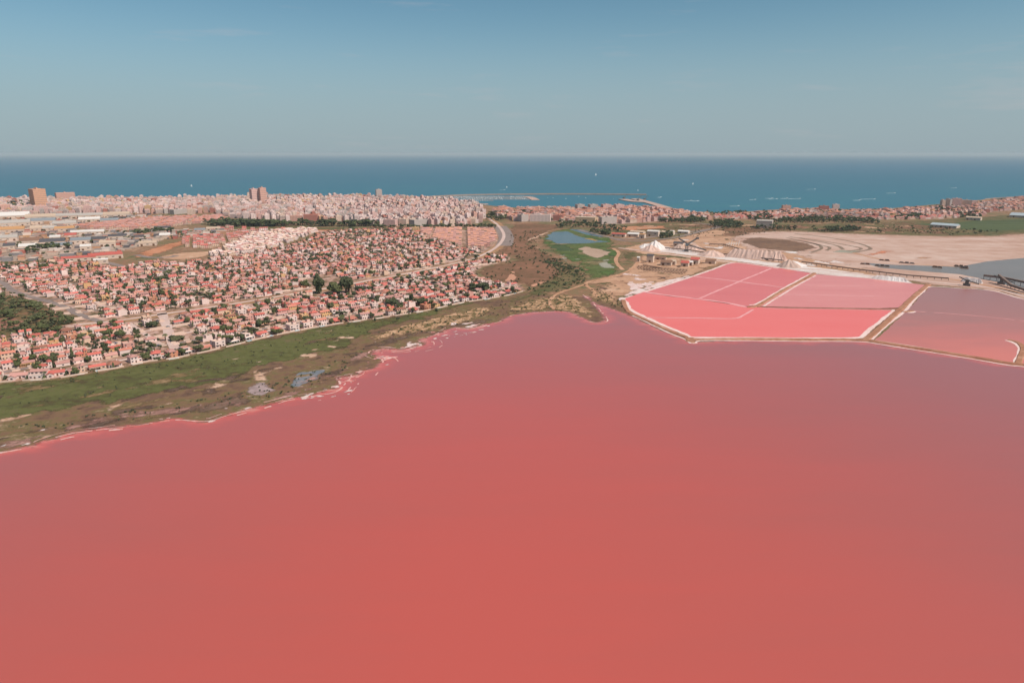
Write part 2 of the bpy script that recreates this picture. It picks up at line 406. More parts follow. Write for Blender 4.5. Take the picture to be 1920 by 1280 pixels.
# ================================================================== THE SETTING
# --- sea
m_sea, nt, b = new_mat('sea_water', 0.55, 0.12)
g_ = nt.nodes.new('ShaderNodeNewGeometry'); sx = nt.nodes.new('ShaderNodeSeparateXYZ'); nt.links.new(g_.outputs['Position'], sx.inputs[0])
deep = mth(nt, 'MULTIPLY_ADD', sx.outputs['Y'], 1 / 9000.0, mth(nt, 'MULTIPLY', mth(nt, 'SUBTRACT', nz(nt, 0.0012, 4, .5, (1, 4, 1)), .5), 0.5))
c = ramp(nt, deep, [(0.18, A(66, 122, 132)), (0.30, A(64, 116, 133)), (0.65, A(60, 110, 132)), (1.0, A(62, 110, 134))])
nt.links.new(c, b.inputs['Base Color'])
msea = MB()
ang = [R(180.0 * i / 48) for i in range(49)]; rad = [300, 1500, 2500, 5000, 12000, 30000, 72000]
for a0, a1 in zip(ang[:-1], ang[1:]):
    for r0, r1 in zip(rad[:-1], rad[1:]):
        msea.poly([(r * math.cos(a), r * math.sin(a) - 500, 0.0) for r, a in ((r0, a0), (r1, a0), (r1, a1), (r0, a1))])
tag(obj('sea', msea.mesh('sea', m_sea)), kind='structure')

# --- land
GREEN, OLIVE, DGREEN = A(104, 120, 70), A(112, 112, 74), A(78, 88, 58)
BROWN, DBROWN, TAN, SAND, RED = A(148, 108, 84), A(112, 84, 68), A(196, 158, 130), A(222, 184, 158), A(168, 104, 78)
coast = GP([(-900, 395), (-500, 384), (0, 377), (120, 375), (300, 375), (400, 373), (500, 371), (600, 371), (700, 372), (765, 374), (830, 377), (905, 384), (960, 389), (1100, 390), (1180, 387), (1245, 390), (1300, 398), (1370, 399), (1440, 394), (1530, 390), (1600, 393), (1680, 390), (1760, 383), (1840, 375), (1920, 368), (2300, 353)])
m_land = ground_mat('dry_land', [(0.2, DGREEN), (0.4, A(134, 116, 84)), (0.6, BROWN), (0.85, TAN)], 0.012, 0.11, .5, seed=1)
land = coast + [(4600, 2000), (4600, -900), (-3400, -900), (-3400, 2300)]
zone('land', land, ZL, m_land, 8, 5, 40, seed=3)
m_skirt = plain('shore_rock', A(176, 142, 122))
ribbon('coast_rocks', coast, 14, 1.2, m_skirt, .3)

# --- the pink lagoon
shore = [(-140, 878), (0, 846), (60, 836), (78, 826), (130, 811), (200, 802), (260, 795), (330, 785), (385, 788), (420, 778), (470, 765), (500, 757), (540, 746), (590, 738), (625, 730), (633, 716), (622, 708), (665, 702), (672, 695), (700, 690), (713, 676), (690, 665), (690, 658), (715, 652), (750, 655), (770, 651), (790, 646), (780, 638), (800, 632), (830, 620), (850, 613), (880, 615), (905, 608), (930, 603), (945, 596), (960, 590), (1000, 585), (1040, 583), (1075, 585), (1090, 595), (1118, 604), (1133, 600), (1120, 582), (1102, 563), (1088, 553), (1103, 556), (1122, 570), (1150, 579), (1180, 590)]
dike_out = [(1180, 591), (1200, 599), (1250, 621), (1285, 634), (1300, 640), (1400, 637), (1500, 638), (1610, 639), (1650, 644), (1700, 652), (1800, 667), (1890, 682), (1925, 686), (2100, 712), (2500, 760)]
lake_poly = GP(shore + dike_out) + [(1300, -400), (-900, -400), (-660, 260)]
def sd_attr(nt):
    a = nt.nodes.new('ShaderNodeAttribute'); a.attribute_name = 'sd'; return a.outputs['Fac']
m_lake, nt, b = new_mat('pink_brine', 0.16, 0.66)
edge = mth(nt, 'ADD', sd_attr(nt), mth(nt, 'MULTIPLY', mth(nt, 'SUBTRACT', nz(nt, 0.05, 7, .66, (1, 2.0, 1), R(-40)), .5), 40.0))
edge = mth(nt, 'DIVIDE', edge, 20.0)
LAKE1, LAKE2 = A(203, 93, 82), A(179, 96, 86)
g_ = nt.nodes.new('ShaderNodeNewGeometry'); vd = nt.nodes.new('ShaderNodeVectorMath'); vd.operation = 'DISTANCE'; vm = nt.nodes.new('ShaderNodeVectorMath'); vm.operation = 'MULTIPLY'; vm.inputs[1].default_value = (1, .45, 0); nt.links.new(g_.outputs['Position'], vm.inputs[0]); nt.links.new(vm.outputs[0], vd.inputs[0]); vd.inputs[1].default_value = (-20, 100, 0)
centre_dist = mth(nt, 'ADD', mth(nt, 'DIVIDE', vd.outputs['Value'], 420.0), mth(nt, 'ADD', mth(nt, 'MULTIPLY', mth(nt, 'SUBTRACT', nz(nt, 0.004, 5, .55, (1.0, 3.0, 1), R(20)), .5), .7), mth(nt, 'MULTIPLY', mth(nt, 'SUBTRACT', nz(nt, 0.03, 6, .65, (.35, 3.0, 1), R(12)), .5), .28)))
base = ramp(nt, centre_dist, [(0.1, LAKE1), (0.95, LAKE2)])  # base colour turns duller away from a near centre point, broken by streaky noise
rim = ramp(nt, edge, [(0.0, A(226, 138, 120)), (0.2, A(224, 108, 92)), (0.55, A(214, 96, 82)), (1.0, LAKE1)])
fac = ramp(nt, edge, [(0.25, (1, 1, 1, 1)), (1.0, (0, 0, 0, 1))])
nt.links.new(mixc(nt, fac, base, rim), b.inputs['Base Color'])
al = mth(nt, 'ADD', mth(nt, 'DIVIDE', sd_attr(nt), 7.0), mth(nt, 'MULTIPLY', mth(nt, 'SUBTRACT', nz(nt, .12, 7, .68, (1, 2.2, 1), R(-40), 4.0), .5), 2.6))
nt.links.new(mth(nt, 'MINIMUM', mth(nt, 'MAXIMUM', mth(nt, 'MULTIPLY', al, 1.6), .18), 1.0), b.inputs['Alpha'])
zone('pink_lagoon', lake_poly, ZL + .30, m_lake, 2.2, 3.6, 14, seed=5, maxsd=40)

# --- wet shore, meadow and the scrub behind the shore
front = [(-120, 735), (0, 718), (100, 711), (165, 700), (215, 692), (270, 680), (330, 672), (410, 655), (500, 633), (570, 619), (640, 607), (720, 596), (800, 583), (870, 568), (940, 557), (985, 546)]
m_marsh = ground_mat('shore_marsh', [(0.12, A(84, 66, 54)), (0.35, A(120, 90, 74)), (0.52, A(134, 104, 78)), (0.66, A(112, 100, 64)), (0.9, A(196, 156, 132))], .02, .14, .5, stretch=(1, 2.6, 1), rot=R(-40), seed=11)
zone('shore_marsh', GP(front + [(1060, 555), (1130, 560), (1190, 585), (1150, 610)] + [(1040, 625), (900, 640), (800, 680), (700, 730), (600, 770), (400, 820), (200, 830), (0, 870), (-150, 900)]), ZL + .04, m_marsh, 4, 4, 20, seed=6)
m_meadow = ground_mat('meadow_grass', [(0.12, A(86, 68, 50)), (0.28, A(88, 78, 52)), (0.45, A(96, 94, 56)), (0.62, A(106, 104, 62)), (0.78, A(108, 98, 66)), (0.93, A(142, 114, 86))], .016, .2, .52, bump=.6, stretch=(1, 2.4, 1), rot=R(-40), fade=9, seed=21)
zone('meadow', GP(front[:-2] + [(900, 566), (850, 578), (800, 596), (740, 612), (690, 632), (640, 655), (600, 662), (560, 672), (500, 690), (455, 702), (400, 718), (360, 733), (300, 743), (240, 753), (200, 767), (150, 764), (100, 780), (60, 778), (0, 790), (-140, 830)]), ZL + .08, m_meadow, 3, 9, 26, seed=7)
m_sand = ground_mat('bare_sand', [(0.2, A(168, 126, 100)), (0.45, A(206, 164, 138)), (0.75, A(226, 188, 164))], .06, .3, .5, fade=4, seed=31)
m_speck = ground_mat('sandy_scrub', [(0.28, A(100, 92, 58)), (0.42, A(128, 104, 72)), (0.55, A(196, 150, 116)), (0.8, A(220, 178, 146))], .10, .35, .6, fade=8, seed=41)
for i, (p, a, c_, t) in enumerate([
        ([(372, 724), (412, 711), (456, 705), (466, 706), (440, 718), (395, 732)], 4, 2, (9, -.15)),
        ([(196, 762), (240, 750), (250, 752), (215, 768), (205, 775)], 3, 2, None),
        ([(-20, 790), (30, 775), (62, 765), (100, 752), (62, 778), (0, 798)], 3, 2, (7, -.05)),
        ([(535, 676), (600, 648), (640, 630), (668, 626), (668, 634), (630, 652), (570, 678), (545, 690)], 5, 2, (8, -.1)),
        ([(465, 672), (480, 685), (500, 700), (510, 716), (478, 715), (470, 700), (478, 690)], 2, 2, None),
        ([(470, 705), (520, 688), (545, 676), (530, 690), (490, 706)], 2, 2, None)]):
    zone('sand_patch', GP(p), ZL + .14, m_sand, c_, a, 9, seed=60 + i, thr=t)
for i, p in enumerate([[(690, 628), (760, 606), (830, 590), (900, 575), (930, 570), (925, 590), (880, 605), (800, 622), (740, 632), (700, 640)],
                       [(950, 575), (1000, 562), (1060, 548), (1090, 560), (1120, 590), (1110, 600), (1085, 588), (1040, 580), (1000, 582), (960, 586)]]):
    zone('sandy_scrub', GP(p), ZL + .12, m_speck, 3, 6, 16, seed=80 + i)
m_mud = ground_mat('grey_mud_pool', [(0.25, A(112, 118, 124)), (0.5, A(132, 130, 134)), (0.75, A(168, 146, 142))], .05, .2, .5, rough=.35, stretch=(1, 3, 1), rot=R(-25), fade=2.5, seed=51)
m_mud2 = ground_mat('pink_mud_pool', [(0.25, A(150, 124, 118)), (0.5, A(172, 146, 142)), (0.75, A(190, 162, 158))], .05, .2, .5, rough=.4, stretch=(1, 3, 1), rot=R(-25), fade=4, seed=52)
zone('mud_pool', GP([(541, 724), (546, 708), (560, 699), (590, 694), (612, 689), (618, 693), (606, 702), (608, 710), (580, 718), (555, 728)]), ZL + .15, m_mud, 2, 4, 10, seed=90)
zone('mud_pool', GP([(466, 722), (480, 714), (500, 714), (527, 731), (520, 735), (490, 741), (470, 742), (462, 734)]), ZL + .15, m_mud2, 2, 4, 10, seed=91)
m_wet = ground_mat('wet_brown_mud', [(0.2, A(96, 76, 64)), (0.5, A(120, 94, 78)), (0.8, A(150, 116, 98))], .03, .2, .5, rough=.6, stretch=(1, 3, 1), rot=R(-30), fade=8, seed=53)
zone('mud_flat', GP([(330, 772), (380, 758), (440, 738), (470, 724), (468, 742), (500, 748), (440, 766), (390, 780)]), ZL + .13, m_wet, 2.5, 5, 14, seed=92)
zone('mud_flat', GP([(690, 650), (720, 636), (760, 626), (790, 622), (775, 634), (740, 646), (715, 652)]), ZL + .13, m_wet, 2.5, 4, 12, seed=93)
zone('mud_flat', GP([(805, 626), (850, 607), (900, 600), (940, 590), (948, 596), (900, 608), (850, 616), (815, 630)]), ZL + .13, m_wet, 2.5, 4, 12, seed=94)
zone('creek', GP([(936, 560), (944, 560), (946, 580), (950, 596), (936, 602), (938, 585)]), ZL + .16, m_wet, 1.5, 2, 8, seed=95)
# white salt crust along the water's edge
m_crust = ground_mat('salt_crust', [(0.25, A(216, 166, 156)), (0.5, A(232, 204, 196)), (0.8, A(240, 226, 220))], .15, .6, .5, fade=1.6, seed=61)
m_foam = ground_mat('pink_salt_rim', [(0.25, A(226, 136, 126)), (0.55, A(234, 170, 160)), (0.8, A(238, 206, 198))], .15, .6, .5, fade=1.6, seed=62)
for i, (p, t) in enumerate([
        ([(758, 652), (765, 641), (776, 637), (792, 645), (784, 652), (770, 654)], (7, -.25)),
        ([(845, 606), (860, 600), (878, 604), (900, 606), (890, 616), (860, 614), (845, 612)], (8, -.1)),
        ([(640, 712), (665, 700), (685, 690), (705, 680), (712, 688), (690, 702), (660, 716)], (6, .22)),
        ([(560, 744), (600, 730), (628, 722), (640, 728), (600, 744), (570, 752)], (6, .2)),
        ([(385, 790), (420, 776), (468, 764), (470, 768), (425, 783), (392, 793)], (9, -.2)),
        ([(610, 742), (660, 730), (668, 722), (655, 715), (666, 730), (650, 742)], (5, .1)),
        ([(690, 672), (708, 668), (714, 680), (700, 694), (690, 690)], (5, .08)),
        ([(800, 640), (850, 622), (920, 610), (915, 618), (850, 634), (810, 650)], (7, .18)),
        ([(560, 756), (600, 748), (640, 740), (600, 753)], (5, .1)),
        ([(-10, 838), (40, 826), (70, 822), (60, 836), (0, 846)], (7, .1)),
        ([(640, 706), (700, 664), (760, 640), (830, 612), (860, 612), (790, 655), (700, 705), (650, 725)], (6, .3))]):
    zone('salt_crust', GP(p), ZL + .40 + .01 * i, m_crust if i % 4 != 2 else m_foam, .9, 2.6, 4.5, seed=100 + i, thr=(t[0] * .55, t[1] + .02, 1))
SHB = GP([(-60, 850), (60, 826), (140, 806), (260, 788), (380, 776), (500, 748), (590, 728), (640, 700), (690, 670), (720, 645), (800, 625), (880, 606), (945, 592), (900, 600), (800, 615), (720, 634), (680, 650), (640, 682), (560, 716), (460, 740), (380, 756), (250, 772), (120, 790), (0, 820), (-60, 830)])
m_pmud = ground_mat('pinkish_shore_mud', [(0.2, A(140, 104, 92)), (0.5, A(168, 124, 112)), (0.8, A(196, 152, 140))], .05, .25, .5, fade=5, seed=164)
m_dmud = ground_mat('dark_shore_mud', [(0.2, A(86, 66, 56)), (0.5, A(102, 80, 68)), (0.8, A(122, 96, 82))], .05, .25, .5, fade=5, seed=165)
m_tuft = ground_mat('dry_tufts', [(0.2, A(112, 92, 62)), (0.5, A(136, 110, 78)), (0.8, A(168, 136, 104))], .05, .3, .5, fade=5, seed=166)
BAND = GP(front + [(1060, 555), (1040, 580), (940, 596), (850, 612), (760, 640), (690, 680), (620, 712), (560, 738), (440, 765), (330, 782), (200, 800), (60, 828), (0, 840), (-120, 870)])
zone('shore_mud', SHB, ZL + .150, m_pmud, 2, 3, 8, seed=301, thr=(14 * .7, .02, 1)); zone('shore_mud', SHB, ZL + .155, m_dmud, 2, 3, 8, seed=302, thr=(17 * .7, .10, 1))
zone('dry_tufts', BAND, ZL + .160, m_tuft, 2, 3, 8, seed=303, thr=(16 * .7, .22, 1)); zone('sand_patch', BAND, ZL + .165, m_sand, 1.6, 2, 6, seed=304, thr=(10 * .7, .40, 1)); zone('shore_mud', BAND, ZL + .158, m_dmud, 2, 3, 8, seed=305, thr=(24 * .7, .30, 1))
zone('shore_mud', GP([(-60, 860), (60, 832), (140, 808), (330, 784), (420, 775), (500, 755), (590, 735), (600, 722), (470, 748), (330, 764), (200, 778), (60, 800), (-60, 826)]), ZL + .168, m_pmud, 1.6, 3, 6, seed=341, thr=(8, -.02, 1)); zone('shore_mud', GP([(-60, 840), (60, 812), (200, 782), (330, 768), (300, 756), (150, 776), (0, 804), (-60, 820)]), ZL + .169, m_dmud, 1.6, 3, 6, seed=342, thr=(10, -.05, 1))
zone('salt_crust', SHB, ZL + .172, m_crust, 1.2, 2, 5, seed=306, thr=(3.5, .46, 1))
SHW = GP([(560, 752), (620, 742), (680, 712), (720, 690), (760, 660), (830, 630), (900, 612), (860, 622), (800, 644), (740, 664), (700, 672), (640, 712), (600, 738)])
zone('salt_crust', SHW, ZL + .52, m_foam, 1.0, 2, 4, seed=307, thr=(3.6, .22, 1)); zone('salt_crust', SHW, ZL + .53, m_crust, .9, 2, 4, seed=308, thr=(2.6, .36, 1))
m_line = ground_mat('thin_salt_line', [(0.2, A(222, 142, 130)), (0.5, A(228, 172, 162)), (0.8, A(236, 206, 198))], .15, .6, .5, seed=170)
for i, (o_, w_, g_, a, b_) in enumerate([(-1.5, 1.0, .0, 1, 33), (-4.5, .9, .12, 8, 33), (-8, .8, .18, 11, 32), (-12, .8, .24, 11, 30), (2.5, .8, .1, 1, 33), (-6, 1.2, .16, 1, 12), (-16, .7, .3, 12, 28), (-2.5, 1.1, .05, 30, 45)]):
    ribbon('salt_line', GP(shore[a:b_], ZL + .4), w_, ZL + .44 + .012 * i, m_line, 1.0, 2.0, gap=g_, seed=400 + i * 7, off=o_)
ribbon('salt_crust', GP(shore[1:13]), 2.4, ZL + .36, m_foam, .6, 3, gap=-.1, seed=3)
ribbon('salt_crust', GP(shore[12:33]), 1.8, ZL + .365, m_crust, .6, 3, gap=-.15, seed=4)
ribbon('salt_crust', GP(shore[32:45]), 2.2, ZL + .37, m_sand, .5, 3, gap=-.6, seed=5)

# --- heath, reed bed, pond and marsh between the houses and the salt works
m_heath = ground_mat('brown_heath', [(0.15, A(98, 84, 58)), (0.36, A(124, 92, 70)), (0.6, A(142, 102, 80)), (0.8, A(160, 112, 88)), (0.95, A(200, 150, 122))], .012, .12, .45, fade=14, seed=71)
zone('heath', GP([(946, 436), (960, 420), (1000, 418), (1060, 424), (1030, 436), (1000, 456), (1020, 470), (1060, 488), (1055, 520), (1000, 538), (985, 546), (976, 532), (945, 532), (905, 522), (890, 512), (905, 500), (955, 490), (958, 480), (915, 478), (945, 460)]), ZL + .10, m_heath, 4, 8, 30, seed=110)
m_heath2 = ground_mat('green_scrub_ground', [(0.15, A(78, 80, 54)), (0.4, A(100, 96, 62)), (0.62, A(124, 104, 74)), (0.85, A(150, 116, 86))], .02, .14, .5, fade=14, seed=72)
zone('scrubland', GP([(985, 546), (1000, 538), (1040, 512), (1060, 490), (1090, 500), (1110, 525), (1085, 532), (1060, 545), (1000, 560), (950, 572), (945, 560)]), ZL + .11, m_heath2, 4, 8, 24, seed=111)
m_reedd = ground_mat('dark_reeds', [(0.2, A(66, 76, 54)), (0.5, A(80, 92, 60)), (0.85, A(98, 108, 70))], .03, .25, .5, bump=.8, fade=8, seed=74)
m_reed = ground_mat('marsh_reeds', [(0.15, A(80, 84, 54)), (0.45, A(94, 102, 58)), (0.8, A(108, 114, 70))], .02, .2, .45, bump=.4, fade=14, seed=73)
zone('marsh', GP([(1010, 448), (1030, 432), (1070, 427), (1130, 436), (1150, 448), (1160, 468), (1166, 490), (1172, 505), (1150, 518), (1112, 525), (1095, 520), (1080, 500), (1062, 488), (1030, 470), (1012, 460)]), ZL + .12, m_reed, 4, 12, 30, seed=112)
MARSH = GP([(1012, 450), (1030, 434), (1070, 429), (1130, 438), (1150, 450), (1160, 470), (1164, 490), (1168, 504), (1148, 516), (1112, 523), (1095, 518), (1080, 498), (1062, 486), (1032, 468)])
m_dry = ground_mat('dry_marsh_grass', [(0.2, A(112, 100, 68)), (0.5, A(134, 116, 82)), (0.8, A(160, 134, 104))], .04, .25, .5, fade=5, seed=167)
m_lush = ground_mat('lush_reeds', [(0.2, A(76, 92, 52)), (0.5, A(88, 106, 58)), (0.8, A(102, 116, 66))], .04, .25, .5, fade=6, seed=168)
zone('marsh', MARSH, ZL + .126, m_lush, 3, 4, 12, seed=311, thr=(26, .0)); zone('dry_marsh', MARSH, ZL + .130, m_dry, 3, 4, 12, seed=312, thr=(22, .18)); zone('reed_bed', MARSH, ZL + .134, m_reedd, 3, 4, 12, seed=313, thr=(20, .22))
zone('reed_bed', GP([(1022, 462), (1040, 458), (1060, 458), (1085, 468), (1075, 472), (1045, 471)]), ZL + .14, m_reedd, 3, 6, 22, seed=113)
zone('reed_bed', GP([(1015, 490), (1050, 486), (1080, 505), (1090, 520), (1070, 518), (1040, 500)]), ZL + .14, m_reedd, 3, 8, 22, seed=114, thr=(18, -.05))
m_pond, nt, b = new_mat('pond_water', 0.25, 0.25); b.inputs['Base Color'].default_value = A(98, 124, 140)
nt.links.new(ramp(nt, nz(nt, .02, 4), [(0.3, A(88, 104, 110)), (0.7, A(104, 114, 116))]), b.inputs['Base Color'])
zone('pond', GP([(1025, 441), (1040, 435), (1062, 434), (1080, 441), (1105, 448), (1138, 453), (1112, 456), (1045, 457), (1030, 450)]), ZL + .16, m_pond, 3, 9, 26, seed=115)
zone('pond', GP([(1066, 430), (1088, 430), (1110, 435), (1134, 443), (1128, 445), (1100, 440)]), ZL + .16, m_pond, 3, 2, 20, seed=116)
zone('sand_patch', GP([(1085, 446), (1110, 447), (1124, 451), (1118, 453), (1100, 449)]), ZL + .19, ground_mat('ochre_mud', [(0.2, A(160, 130, 84)), (0.8, A(184, 144, 86))], .03, .2, .5, fade=5, seed=163), 3, 3, 14, seed=117)
m_flatmud = ground_mat('dry_pan', [(0.2, A(176, 146, 124)), (0.6, A(190, 158, 138)), (0.85, A(200, 170, 150))], .03, .3, .5, fade=4, seed=75)
zone('dry_pan', GP([(1083, 466), (1098, 462), (1125, 466), (1142, 472), (1140, 478), (1120, 485), (1098, 478)]), ZL + .17, m_flatmud, 2.5, 9, 20, seed=118)
m_flatgrey = ground_mat('grey_pan', [(0.2, A(152, 144, 126)), (0.6, A(166, 158, 142)), (0.85, A(182, 168, 152))], .03, .3, .5, fade=4, seed=76)
zone('dry_pan', GP([(1118, 494), (1138, 489), (1150, 496), (1154, 503), (1130, 503)]), ZL + .17, m_flatgrey, 2.5, 3, 14, seed=119)
for i, p in enumerate([[(1044, 477), (1062, 475), (1064, 480), (1046, 481)], [(1048, 484), (1064, 482), (1066, 492), (1072, 502), (1062, 494)], [(1074, 484), (1088, 486), (1082, 496)], [(1112, 490), (1138, 484), (1146, 488), (1120, 494)]]):
    zone('dry_pan', GP(p), ZL + .18, m_flatgrey, 2, 3, 9, seed=120 + i, thr=(9, -.15))
for i, p in enumerate([[(985, 450), (1015, 438), (1035, 432), (1030, 436), (1010, 446), (990, 452)], [(958, 512), (962, 508), (968, 520), (962, 526), (945, 528)], [(996, 535), (1010, 529), (1026, 528), (1010, 533), (1000, 538)]]):
    zone('dirt_patch', GP(p), ZL + .19, plain('red_dirt', A(208, 150, 122)) if i else m_sand, 2.5, 3, 12, seed=130 + i)

# --- bare earth of the old works, salt yard and the great dry flat
m_salt = ground_mat('white_salt_yard', [(0.2, A(214, 186, 174)), (0.5, A(226, 206, 198)), (0.8, A(236, 224, 218))], .02, .25, .4, stretch=(1, 3, 1), fade=5, seed=82)
m_works = ground_mat('works_earth', [(0.15, A(150, 112, 86)), (0.4, A(192, 146, 118)), (0.65, A(208, 162, 132)), (0.88, A(220, 182, 158))], .014, .1, .5, stretch=(1, 2.5, 1), fade=10, seed=81)
zone('works_earth', GP([(1172, 505), (1190, 488), (1196, 474), (1160, 466), (1200, 456), (1260, 448), (1300, 438), (1400, 445), (1540, 470), (1700, 525), (1690, 528), (1560, 510), (1400, 492), (1355, 494), (1300, 517), (1250, 532), (1200, 545), (1166, 560), (1180, 588), (1150, 572), (1110, 552), (1120, 535), (1090, 530), (1115, 524)]), ZL + .13, m_works, 4, 6, 22, seed=140)
WKS = GP([(1178, 503), (1196, 478), (1290, 488), (1330, 492), (1352, 494), (1298, 516), (1250, 530), (1200, 542), (1168, 556), (1120, 546), (1105, 532), (1130, 522)])
zone('scrub_strip', WKS, ZL + .155, m_heath2, 2.5, 3, 10, seed=321, thr=(16, .16)); zone('dirt_patch', WKS, ZL + .158, m_heath, 2.5, 3, 10, seed=322, thr=(18, .16)); zone('salt_crust', GP([(1165, 512), (1200, 516), (1230, 528), (1215, 538), (1185, 548), (1175, 530)]), ZL + .162, m_crust, 2, 4, 10, seed=323, thr=(12, -.02)); zone('dirt_patch', WKS, ZL + .165, m_dmud, 2.5, 3, 10, seed=324, thr=(14, .30))
WK2 = GP([(1240, 452), (1300, 440), (1400, 446), (1540, 474), (1690, 520), (1560, 505), (1400, 484), (1300, 470)])
zone('dirt_patch', WK2, ZL + .166, m_heath, 3, 4, 12, seed=325, thr=(26, .2)); zone('salt_crust', WK2, ZL + .170, m_salt, 3, 4, 12, seed=326, thr=(24, .22)); zone('scrub_strip', WK2, ZL + .172, m_heath2, 3, 4, 12, seed=327, thr=(20, .3))
zone('sandy_scrub', GP([(1095, 555), (1112, 545), (1150, 552), (1160, 565), (1178, 588), (1140, 572)]), ZL + .16, m_speck, 3, 5, 14, seed=141)
zone('scrub_strip', GP([(1110, 530), (1160, 525), (1150, 545), (1165, 555), (1135, 552), (1115, 545)]), ZL + .16, m_heath2, 3, 5, 14, seed=142, thr=(14, -.2))
zone('scrub_strip', GP([(1162, 470), (1200, 474), (1280, 480), (1330, 488), (1290, 487), (1200, 480), (1180, 500), (1170, 505)]), ZL + .16, m_heath2, 3, 4, 14, seed=143)
zone('salt_crust', GP([(1158, 560), (1180, 549), (1205, 540), (1240, 528), (1300, 514), (1298, 518), (1250, 534), (1205, 552), (1167, 566)]), ZL + .34, m_crust, 2, 5, 12, seed=144, thr=(22, -.3))
m_flat = ground_mat('dry_salt_flat', [(0.12, A(168, 126, 108)), (0.38, A(194, 154, 136)), (0.6, A(206, 170, 154)), (0.88, A(220, 192, 178))], .004, .03, .45, stretch=(.6, 3.5, 1), rot=R(4), fade=12, seed=83)
zone('salt_flat', GP([(1360, 446), (1400, 436), (1470, 433), (1600, 438), (1700, 441), (1800, 443), (1860, 442), (1920, 437), (2400, 428), (2500, 600), (1920, 565), (1850, 545), (1740, 535), (1700, 527), (1560, 500), (1480, 476), (1400, 470)]), ZL + .15, m_flat, 6, 6, 30, seed=145)
zone('white_flat', GP([(1300, 436), (1345, 430), (1375, 436), (1360, 441), (1310, 443)]), ZL + .17, m_works, 4, 5, 22, seed=146)
zone('salt_yard', GP([(1195, 466), (1210, 456), (1250, 462), (1330, 476), (1420, 488), (1500, 497), (1600, 510), (1700, 524), (1724, 533), (1700, 533), (1600, 522), (1520, 513), (1400, 493), (1360, 488), (1290, 479), (1230, 472)]), ZL + .20, m_salt, 3, 3, 14, seed=147)
m_greyw, nt, b = new_mat('grey_lagoon_water', 0.25, 0.2)
nt.links.new(ramp(nt, nz(nt, .006, 4, .5, (1, 3, 1)), [(0.3, A(132, 116, 106)), (0.7, A(140, 122, 112))]), b.inputs['Base Color'])
zone('grey_lagoon', GP([(1620, 493), (1680, 497), (1760, 499), (1805, 499), (1850, 490), (1920, 484), (2400, 462), (2400, 610), (1920, 545), (1870, 529), (1800, 514), (1720, 508), (1650, 502)]), ZL + .22, m_greyw, 4, 3, 20, seed=148)
m_mound = ground_mat('brown_mound_scrub', [(0.2, A(112, 86, 72)), (0.5, A(132, 100, 82)), (0.8, A(150, 116, 92))], .02, .12, .5, bump=.6, fade=8, seed=84)
zone('brown_field', GP([(1385, 453), (1400, 446), (1430, 445), (1480, 450), (1520, 457), (1536, 465), (1510, 472), (1470, 471), (1420, 466)]), ZL + .18, m_mound, 4, 4, 22, seed=149)
zone('orange_stain', GP([(1612, 479), (1640, 471), (1690, 468), (1672, 474), (1640, 480)]), ZL + .18, ground_mat('orange_brine_stain', [(0.2, A(206, 140, 112)), (0.6, A(216, 132, 98)), (0.9, A(224, 150, 118))], .02, .1, .5, fade=14, seed=161), 3, 6, 22, seed=150)
zone('orange_stain', GP([(1704, 484), (1730, 479), (1750, 484), (1725, 488)]), ZL + .18, ground_mat('ochre_stain', [(0.2, A(190, 146, 118)), (0.8, A(184, 132, 102))], .02, .1, .5, fade=12, seed=162), 3, 5, 20, seed=151)
zone('grey_settling_pond', GP([(1560, 473), (1570, 468), (1605, 470), (1625, 470), (1600, 475)]), ZL + .18, m_flatgrey, 3, 3, 18, seed=152)
m_ditch = plain('ditch_edge', A(140, 116, 98))
for i, p in enumerate([[(1490, 438), (1550, 445), (1600, 454), (1632, 466), (1600, 474)], [(1500, 446), (1560, 455), (1600, 462), (1615, 467), (1590, 471)], [(1480, 444), (1540, 454), (1572, 462), (1580, 468)], [(1475, 446), (1530, 458), (1555, 464), (1550, 470)], [(1440, 447), (1500, 452), (1530, 458), (1540, 466), (1520, 474)]]):
    ribbon('ditch', GP(p), 5, ZL + .21, m_ditch, .3, 8, seed=i)
# farmland and scrub behind the flat
zone('scrub_belt', GP([(1130, 432), (1200, 418), (1330, 417), (1440, 420), (1600, 418), (1760, 412), (1920, 400), (2300, 395), (2300, 430), (1920, 438), (1860, 441), (1800, 442), (1700, 440), (1600, 437), (1470, 432), (1390, 433), (1330, 428), (1250, 432), (1180, 442)]), ZL + .06, m_heath2, 6, 7, 26, seed=153)
zone('heath', GP([(1335, 432), (1400, 424), (1480, 428), (1460, 433), (1380, 444), (1350, 440)]), ZL + .09, m_heath, 5, 8, 26, seed=154)
SB = GP([(1140, 434), (1200, 420), (1330, 419), (1440, 422), (1600, 420), (1760, 414), (1790, 416), (1800, 440), (1700, 438), (1600, 435), (1470, 430), (1390, 432), (1330, 427), (1250, 430)])
zone('dirt_patch', SB, ZL + .095, m_heath, 4, 5, 16, seed=331, thr=(40, -.15)); zone('dirt_patch', SB, ZL + .105, m_works, 4, 4, 16, seed=332, thr=(30, .08))
m_crop = ground_mat('crop_field', [(0.2, A(80, 84, 58)), (0.5, A(88, 96, 64)), (0.8, A(98, 104, 72))], .006, .05, .3, stretch=(.3, 5, 1), fade=4, seed=85)
zone('crop_field', GP([(1785, 418), (1830, 413), (1920, 411), (2300, 404), (2300, 430), (1920, 431), (1860, 434), (1800, 429)]), ZL + .12, m_crop, 5, 2, 30, seed=155)
zone('crop_field', GP([(1700, 420), (1785, 418), (1800, 424), (1740, 423)]), ZL + .12, m_crop, 5, 3, 30, seed=156)
m_clay = ground_mat('red_clay', [(0.2, A(172, 110, 80)), (0.5, A(200, 132, 98)), (0.8, A(214, 154, 122))], .02, .1, .5, fade=10, seed=86)
